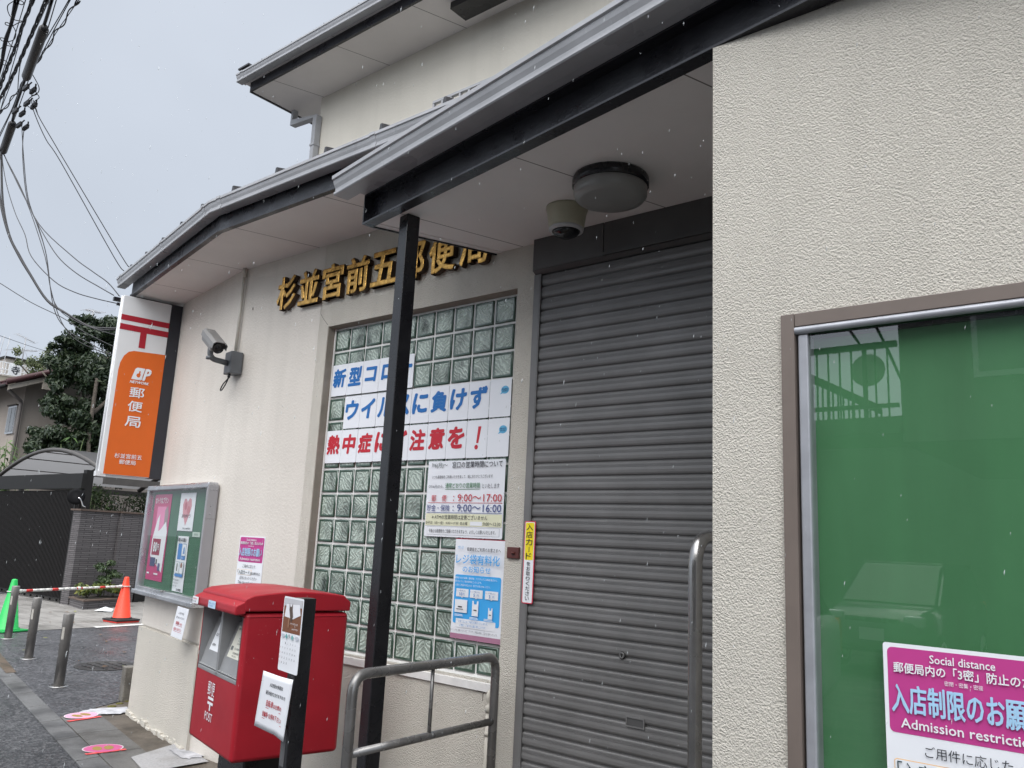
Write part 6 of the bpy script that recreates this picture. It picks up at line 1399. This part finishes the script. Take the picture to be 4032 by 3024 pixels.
def yagi(name, lab, p, h, dirs):
    t = thing(name, lab, "aerial", p, 0, "television aerials")
    p = Vector(p); mb = MB(); mb.tube([p, p + UP * h], 0.03, 6); 
    for k in (-1, 1): mb.tube([p + UP * h * 0.62, p + Vector((0, 0.35 * k, h * 0.15))], 0.012, 5)
    mb.build("mast", M_GUTTER, t)
    for (z, az, L, n_, el, tilt_) in dirs:
        d = Vector((math.sin(az) * 0.3, math.cos(az), tilt_)).normalized(); e2 = Vector((1, 0.25, 0.02)).normalized(); c = p + UP * z
        mb = MB(); mb.tube([c - d * L * 0.5, c + d * L * 0.5], 0.018, 5)
        for k in range(n_):
            q = c + d * L * (-0.5 + k / (n_ - 1)); mb.tube([q - e2 * el * 0.5, q + e2 * el * 0.5], 0.008, 4)
        mb.build("aerial_array", M_GUTTER, t)
yagi("tv_aerial", "television aerial with two arrays on the far building roof", (-43.2, 12.88, 9.6), 1.55, [(1.5, 0.1, 1.0, 8, 0.5, -0.32), (0.85, 0.1, 1.3, 8, 1.1, 0.12)])
yagi("tv_aerial", "television aerial showing above the top of the evergreen tree", (-24.0, 8.25, 6.9), 1.75, [(1.72, 0.2, 0.5, 6, 0.5, 0.0), (1.45, 0.2, 0.5, 6, 0.5, -0.05)])
for k, y in enumerate((11.72, 11.85, 12.12)):
    mb = MB(); mb.tube([(-43.6, y, 8.9), (-43.6, y + 0.12, 11.1 - 0.1 * (k == 0))], 0.02, 6)
    tag(mb.build("aerial_pole", M_GUTTER), "slim pale pole on the far building at the left edge", "pole", "slim poles on the far building")

# ------------------------------------------------------------------ overhead cables
M_WIRE = mat("black_cable", (0.010, 0.010, 0.013), 0.5, 0, 0.1)
LAB = {'twist': ("overhead_cable", "thick twisted black cable bundle strung along the street", "cable", "twisted cable bundles"), 'bundle': ("overhead_cable", "thick black overhead cable at the left edge of the sky", "cable", "thick overhead cables"), 'thin': ("overhead_wire", "thin dark overhead wire in the sky at the left", "wire", "thin overhead wires"), 'cable': ("overhead_cable", "black trunk cable carrying the two splice cases", "cable", None), 'wavy': ("overhead_cable", "wavy black cable at the right of the overhead bundle", "cable", None), 'loop': ("cable_loop", "loose loop of thin black cable hanging off the overhead lines", "cable", "cable loops")}
for kind, pts in WIRES:
    P0 = [Vector(p) for p in pts]
    if abs(P0[0].z - P0[-1].z) < 0.01 and kind != 'loop' and (P0[0] - P0[-1]).length > 2:
        a = (P0[0] - P0[1]).normalized(); b = (P0[-1] - P0[-2]).normalized()
        P0 = [P0[0] + a * 9, P0[0] + a * 4] + P0 + [P0[-1] + b * 4, P0[-1] + b * 9]
    path = smooth_path(P0, 5); mb = MB()
    if kind == 'twist':
        path = smooth_path(P0, 24); L = 0
        for s_ in range(3):
            q = []; L = 0
            for i, p in enumerate(path):
                if i: L += (p - path[i - 1]).length
                ph = L * 9 + s_ * 2.1; q.append(p + Vector((0.1, 1, 0)).normalized() * 0.0115 * math.cos(ph) + UP * 0.0115 * math.sin(ph))
            mb.tube(q, 0.0085, 5)
    elif kind == 'wavy':
        path = smooth_path(P0, 20); q = []; L = 0
        for i, p in enumerate(path):
            if i: L += (p - path[i - 1]).length
            q.append(p + Vector((0.1, 1, 0)).normalized() * 0.014 * math.sin(L * 14) + UP * 0.013 * math.cos(L * 11))
        mb.tube(path, 0.004, 5); mb.tube(q, 0.0062, 6)
    else:
        mb.tube(path, {'bundle': 0.0125, 'thin': 0.0047, 'cable': 0.015, 'loop': 0.0048}[kind], 6)
    n_, lab, cat, grp = LAB[kind]
    tag(mb.build(n_, M_WIRE), lab, cat, grp)
for (a, b, lab) in (((-3.50, -0.94, 5.97), (-4.56, -0.70, 5.97), "long dark cylindrical splice case high on the overhead trunk cable"), ((-5.78, -0.39, 5.97), (-6.67, -0.18, 5.97), "dark cylindrical splice case low on the overhead trunk cable at the left edge")):
    t = thing("splice_case", lab, "splice case", ((a[0] + b[0]) / 2, (a[1] + b[1]) / 2, 5.97), 0, "cable splice cases")
    A_, B_ = Vector(a), Vector(b); d = (B_ - A_).normalized()
    mb = MB(); mb.tube([A_, A_ + d * 0.02, B_ - d * 0.02, B_], [0.036, 0.044, 0.044, 0.036], 16); mb.build("shell", mat("splice_case_shell", (0.035, 0.030, 0.028), 0.42, 0, 0.2), t)
    mb = MB(); mb.tube([A_ - d * 0.03, A_ + d * 0.004], 0.03, 12); mb.tube([B_ - d * 0.004, B_ + d * 0.03], 0.03, 12); mb.build("end_cap", M_WIRE, t)
for (x, y, z, lab) in ((-4.72, -0.60, 5.95, "black clamp on the trunk cable below the long splice case"), (-5.02, -0.475, 5.93, "pair of black line connectors at the top of the roof wires"), (-5.36, -0.47, 5.95, "black clamp on the trunk cable above the lower splice case"), (-5.63, -0.33, 5.93, "pair of black line connectors above the left drop wires")):
    t = thing("line_clamp", lab, "clamp", (x, y, z), 0, "line clamps")
    mb = MB()
    for k in (-1, 1):
        mb.box((x - 0.075, y + k * 0.035 - 0.016, z - 0.03), (x + 0.055, y + k * 0.035 + 0.016, z + 0.02), 0, 0.008); mb.tube([(x + 0.05, y + k * 0.035, z), (x + 0.09, y + k * 0.02, z + 0.03)], 0.008, 6)
    mb.build("clamp_body", M_WIRE, t)

# ------------------------------------------------------------------ the other side of the street (seen in the glass)
oh_ = thing("opposite_house", "plain grey house with railed balcony, seen only as a reflection in the green window", "house", (4, -11, 0))
M_OPP = mat("grey_opposite_wall", (0.11, 0.11, 0.11), 0.8, 0, 0.12, 2); M_OPR = mat("dark_railing_paint", (0.02, 0.021, 0.022), 0.5, 0, 0.1)
mb = MB(); mb.box((1.82, -14, 2.9), (9.5, -9.2, 6.2)); mb.box((3.4, -14, 0), (9.5, -9.3, 2.9)); mb.box((-3.5, -16, 0), (3.4, -14.9, 3.9)); mb.box((-3.5, -14.9, 0), (-3.2, -9.6, 3.0)); mb.build("wall", M_OPP, oh_)
mb = MB(); mb.box((1.5, -16.3, 6.2), (9.9, -8.8, 6.4)); mb.box((-3.6, -10.4, 3.0), (1.85, -9.1, 3.2)); mb.build("roof", M_ROOF, oh_)
mb = MB(); mb.box((-3.5, -9.22, 4.06), (1.8, -9.15, 4.13)); mb.box((-3.5, -9.21, 3.32), (1.8, -9.16, 3.37))
x = -3.5
while x < 1.8:
    wd_ = 0.05 if int((x + 3.5) / 0.14) % 5 == 0 else 0.016
    mb.box((x, -9.2, 3.2), (x + wd_, -9.17, 4.06)); x += 0.14
mb.build("balcony_railing", M_OPR, oh_)
mb = MB(); mb.add([(0.5, -9.6, 3.98), (0.5, -9.6, 3.86), (1.5, -9.6, 3.30), (1.5, -9.6, 3.42)], [(0, 1, 2, 3)])
for k in range(16): mb.box((0.5 + k * 0.065, -9.62, 3.2), (0.52 + k * 0.065, -9.6, 3.93 - k * 0.037))
mb.build("stair_railing", M_OPR, oh_)
mb = MB(); mb.tube([(0.9, -9.4, 4.9), (1.35, -9.4, 4.13)], 0.018, 6); mb.tube([(1.3, -9.5, 4.9), (1.62, -9.5, 4.1), (1.8, -9.5, 3.6)], 0.018, 6); mb.box((-3.5, -10.6, 4.95), (1.9, -9.0, 5.05)); mb.build("balcony_awning", M_OPR, oh_)
mb = MB(frame((1.42, -9.35, 3.83), Vector((1, 0, 0)), UP, Vector((0, -1, 0)))); mb.lathe((0, 0, 0), [(0.0, 0.03), (0.1, 0.02), (0.2, -0.01), (0.205, -0.02), (0.1, 0.0), (0.0, 0.012)], 24); mb.build("dish_aerial", mat("pale_grey_dish", (0.4, 0.4, 0.4), 0.5), oh_)
for (x0, z0) in ((2.6, 3.6), (5.0, 3.6)):
    wb = MB(); wb.box((x0, -9.21, z0), (x0 + 1.6, -9.16, z0 + 1.3)); wo = wb.build("window", M_ALU, oh_)
    mb = MB(); mb.box((x0 + 0.06, -9.158, z0 + 0.06), (x0 + 1.54, -9.152, z0 + 1.24)); mb.build("pane", mat("dim_window_glass", (0.16, 0.17, 0.18), 0.08, 0, 0.1, 4), wo)
def car(lab, loc, rz, col):
    t = thing("parked_car", lab, "car", loc, rz); L = world_of(t)
    body = mat("car_paint", col, 0.25, 0.1, 0.02, 4, coat=0.6)
    sec = [(-1.68, 0.45, 0.95, 0.62), (-1.60, 0.30, 1.02, 0.70), (-1.0, 0.22, 1.00, 0.735), (0.0, 0.2, 0.97, 0.74), (0.85, 0.22, 0.95, 0.735), (1.45, 0.28, 0.86, 0.70), (1.68, 0.40, 0.72, 0.60)]
    bm = bmesh.new(); rg = []
    for (x, z0, z1, hw) in sec:
        rg.append([bm.verts.new(p) for p in ((x, -hw * 0.92, z0), (x, -hw, z0 + (z1 - z0) * 0.35), (x, -hw * 0.985, z1 - 0.12), (x, -hw * 0.88, z1), (x, hw * 0.88, z1), (x, hw * 0.985, z1 - 0.12), (x, hw, z0 + (z1 - z0) * 0.35), (x, hw * 0.92, z0))])
    for a, b in zip(rg, rg[1:]):
        for i in range(8): bm.faces.new((a[i], b[i], b[(i + 1) % 8], a[(i + 1) % 8]))
    bm.faces.new(rg[0]); bm.faces.new(rg[-1][::-1])
    mb = MB(L); mb.bm(bm, 0, True); mb.build("body", body, t, bevel=0.04)
    mb = MB(L); v = []
    for (x, z, hw) in ((-1.62, 0.97, 0.66), (-1.38, 1.46, 0.57), (0.25, 1.50, 0.58), (0.98, 0.95, 0.67)): v += [(x, -hw, z), (x, hw, z)]
    mb.add(v, [(0, 1, 3, 2), (2, 3, 5, 4), (4, 5, 7, 6), (0, 2, 4, 6), (1, 7, 5, 3)]); mb.build("cabin", mat("tinted_car_glass", (0.03, 0.035, 0.04), 0.06, 0, 0.02), t, bevel=0.05)
    mb = MB(L); mb.box((-1.34, -0.56, 1.46), (0.22, 0.56, 1.525), 0, 0.02); mb.build("roof", body, t)
    for x in (-1.05, 1.08):
        for s_ in (-1, 1):
            mb = MB(L @ frame((x, s_ * 0.66, 0.29), Vector((1, 0, 0)), UP, Vector((0, -1, 0)))); mb.lathe((0, 0, 0), [(0.2, -0.08), (0.29, -0.07), (0.29, 0.07), (0.2, 0.08)], 24); wo = mb.build("wheel", mat("tyre_rubber", (0.015, 0.015, 0.015), 0.7), t)
            mb = MB(L @ frame((x, s_ * 0.66, 0.29), Vector((1, 0, 0)), UP, Vector((0, -1, 0)))); mb.lathe((0, 0, 0), [(0.19, -0.083), (0.19, 0.083)], 20); mb.build("rim", M_ALU, wo)
    for s_ in (-1, 1):
        mb = MB(L); mb.box((1.50, s_ * 0.40, 0.66), (1.66, s_ * 0.66, 0.82), 0, 0.04); mb.build("headlight", mat("headlight_lens", (0.75, 0.77, 0.78), 0.08, 0.5, 0.02), t)
        mb = MB(L); mb.box((-1.68, s_ * 0.52, 0.66), (-1.55, s_ * 0.68, 0.98), 0, 0.03); mb.build("tail_light", mat("tail_light_lens", (0.55, 0.05, 0.02), 0.12, 0, 0.02), t)
    mb = MB(L); mb.box((1.66, -0.165, 0.46), (1.695, 0.165, 0.62)); mb.build("number_plate", M_WHITE, t)
    mb = MB(L); mb.box((1.60, -0.36, 0.66), (1.675, 0.36, 0.76), 0, 0.01); mb.build("grille", M_BLACK, t)
car("dark grey hatchback seen nose on as a faint reflection in the green window", (0.95, -12.75, 0), R(93), (0.11, 0.115, 0.12))
car("white hatchback reflected at the left edge of the green window", (0.15, -6.2, 0), R(172), (0.70, 0.71, 0.72))

# ------------------------------------------------------------------ rain
random.seed(77)
rn = MB()
for _ in range(1500):
    d = random.uniform(1.0, 6.5); px2 = random.uniform(-0.63, 0.62); py2 = random.uniform(-0.47, 0.50)
    p = CAM + (_f + _r2 * px2 + _u2 * py2) * d
    if p.y > -0.25 or p.y > YR - 0.1 and p.x > 3.2 or p.z < 0.1: continue
    if p.y > -0.75 and p.z > 2.9: continue
    r = random.uniform(0.0005, 0.0011) * (0.6 + 0.16 * d); l_ = r * random.uniform(3.0, 8.0)
    tl = Vector((0.12 * l_, 0.05 * l_, 0))
    v = [p + UP * l_ + tl, p - UP * l_ - tl] + [p + Vector((math.cos(a) * r, math.sin(a) * r, 0)) for a in (0, 1.57, 3.14, 4.71)]
    rn.add(v, [(0, 2, 3), (0, 3, 4), (0, 4, 5), (0, 5, 2), (1, 3, 2), (1, 4, 3), (1, 5, 4), (1, 2, 5)], 0, True)
m, t, b = new_mat("rain_water")
b.inputs["Base Color"].default_value = (0.85, 0.9, 0.92, 1); b.inputs["Roughness"].default_value = 0.15; b.inputs["Alpha"].default_value = 0.38
o = rn.build("rain", m, recalc=False)
tag(o, "fine falling raindrops in the air in front of the building", "rain", None, "stuff")
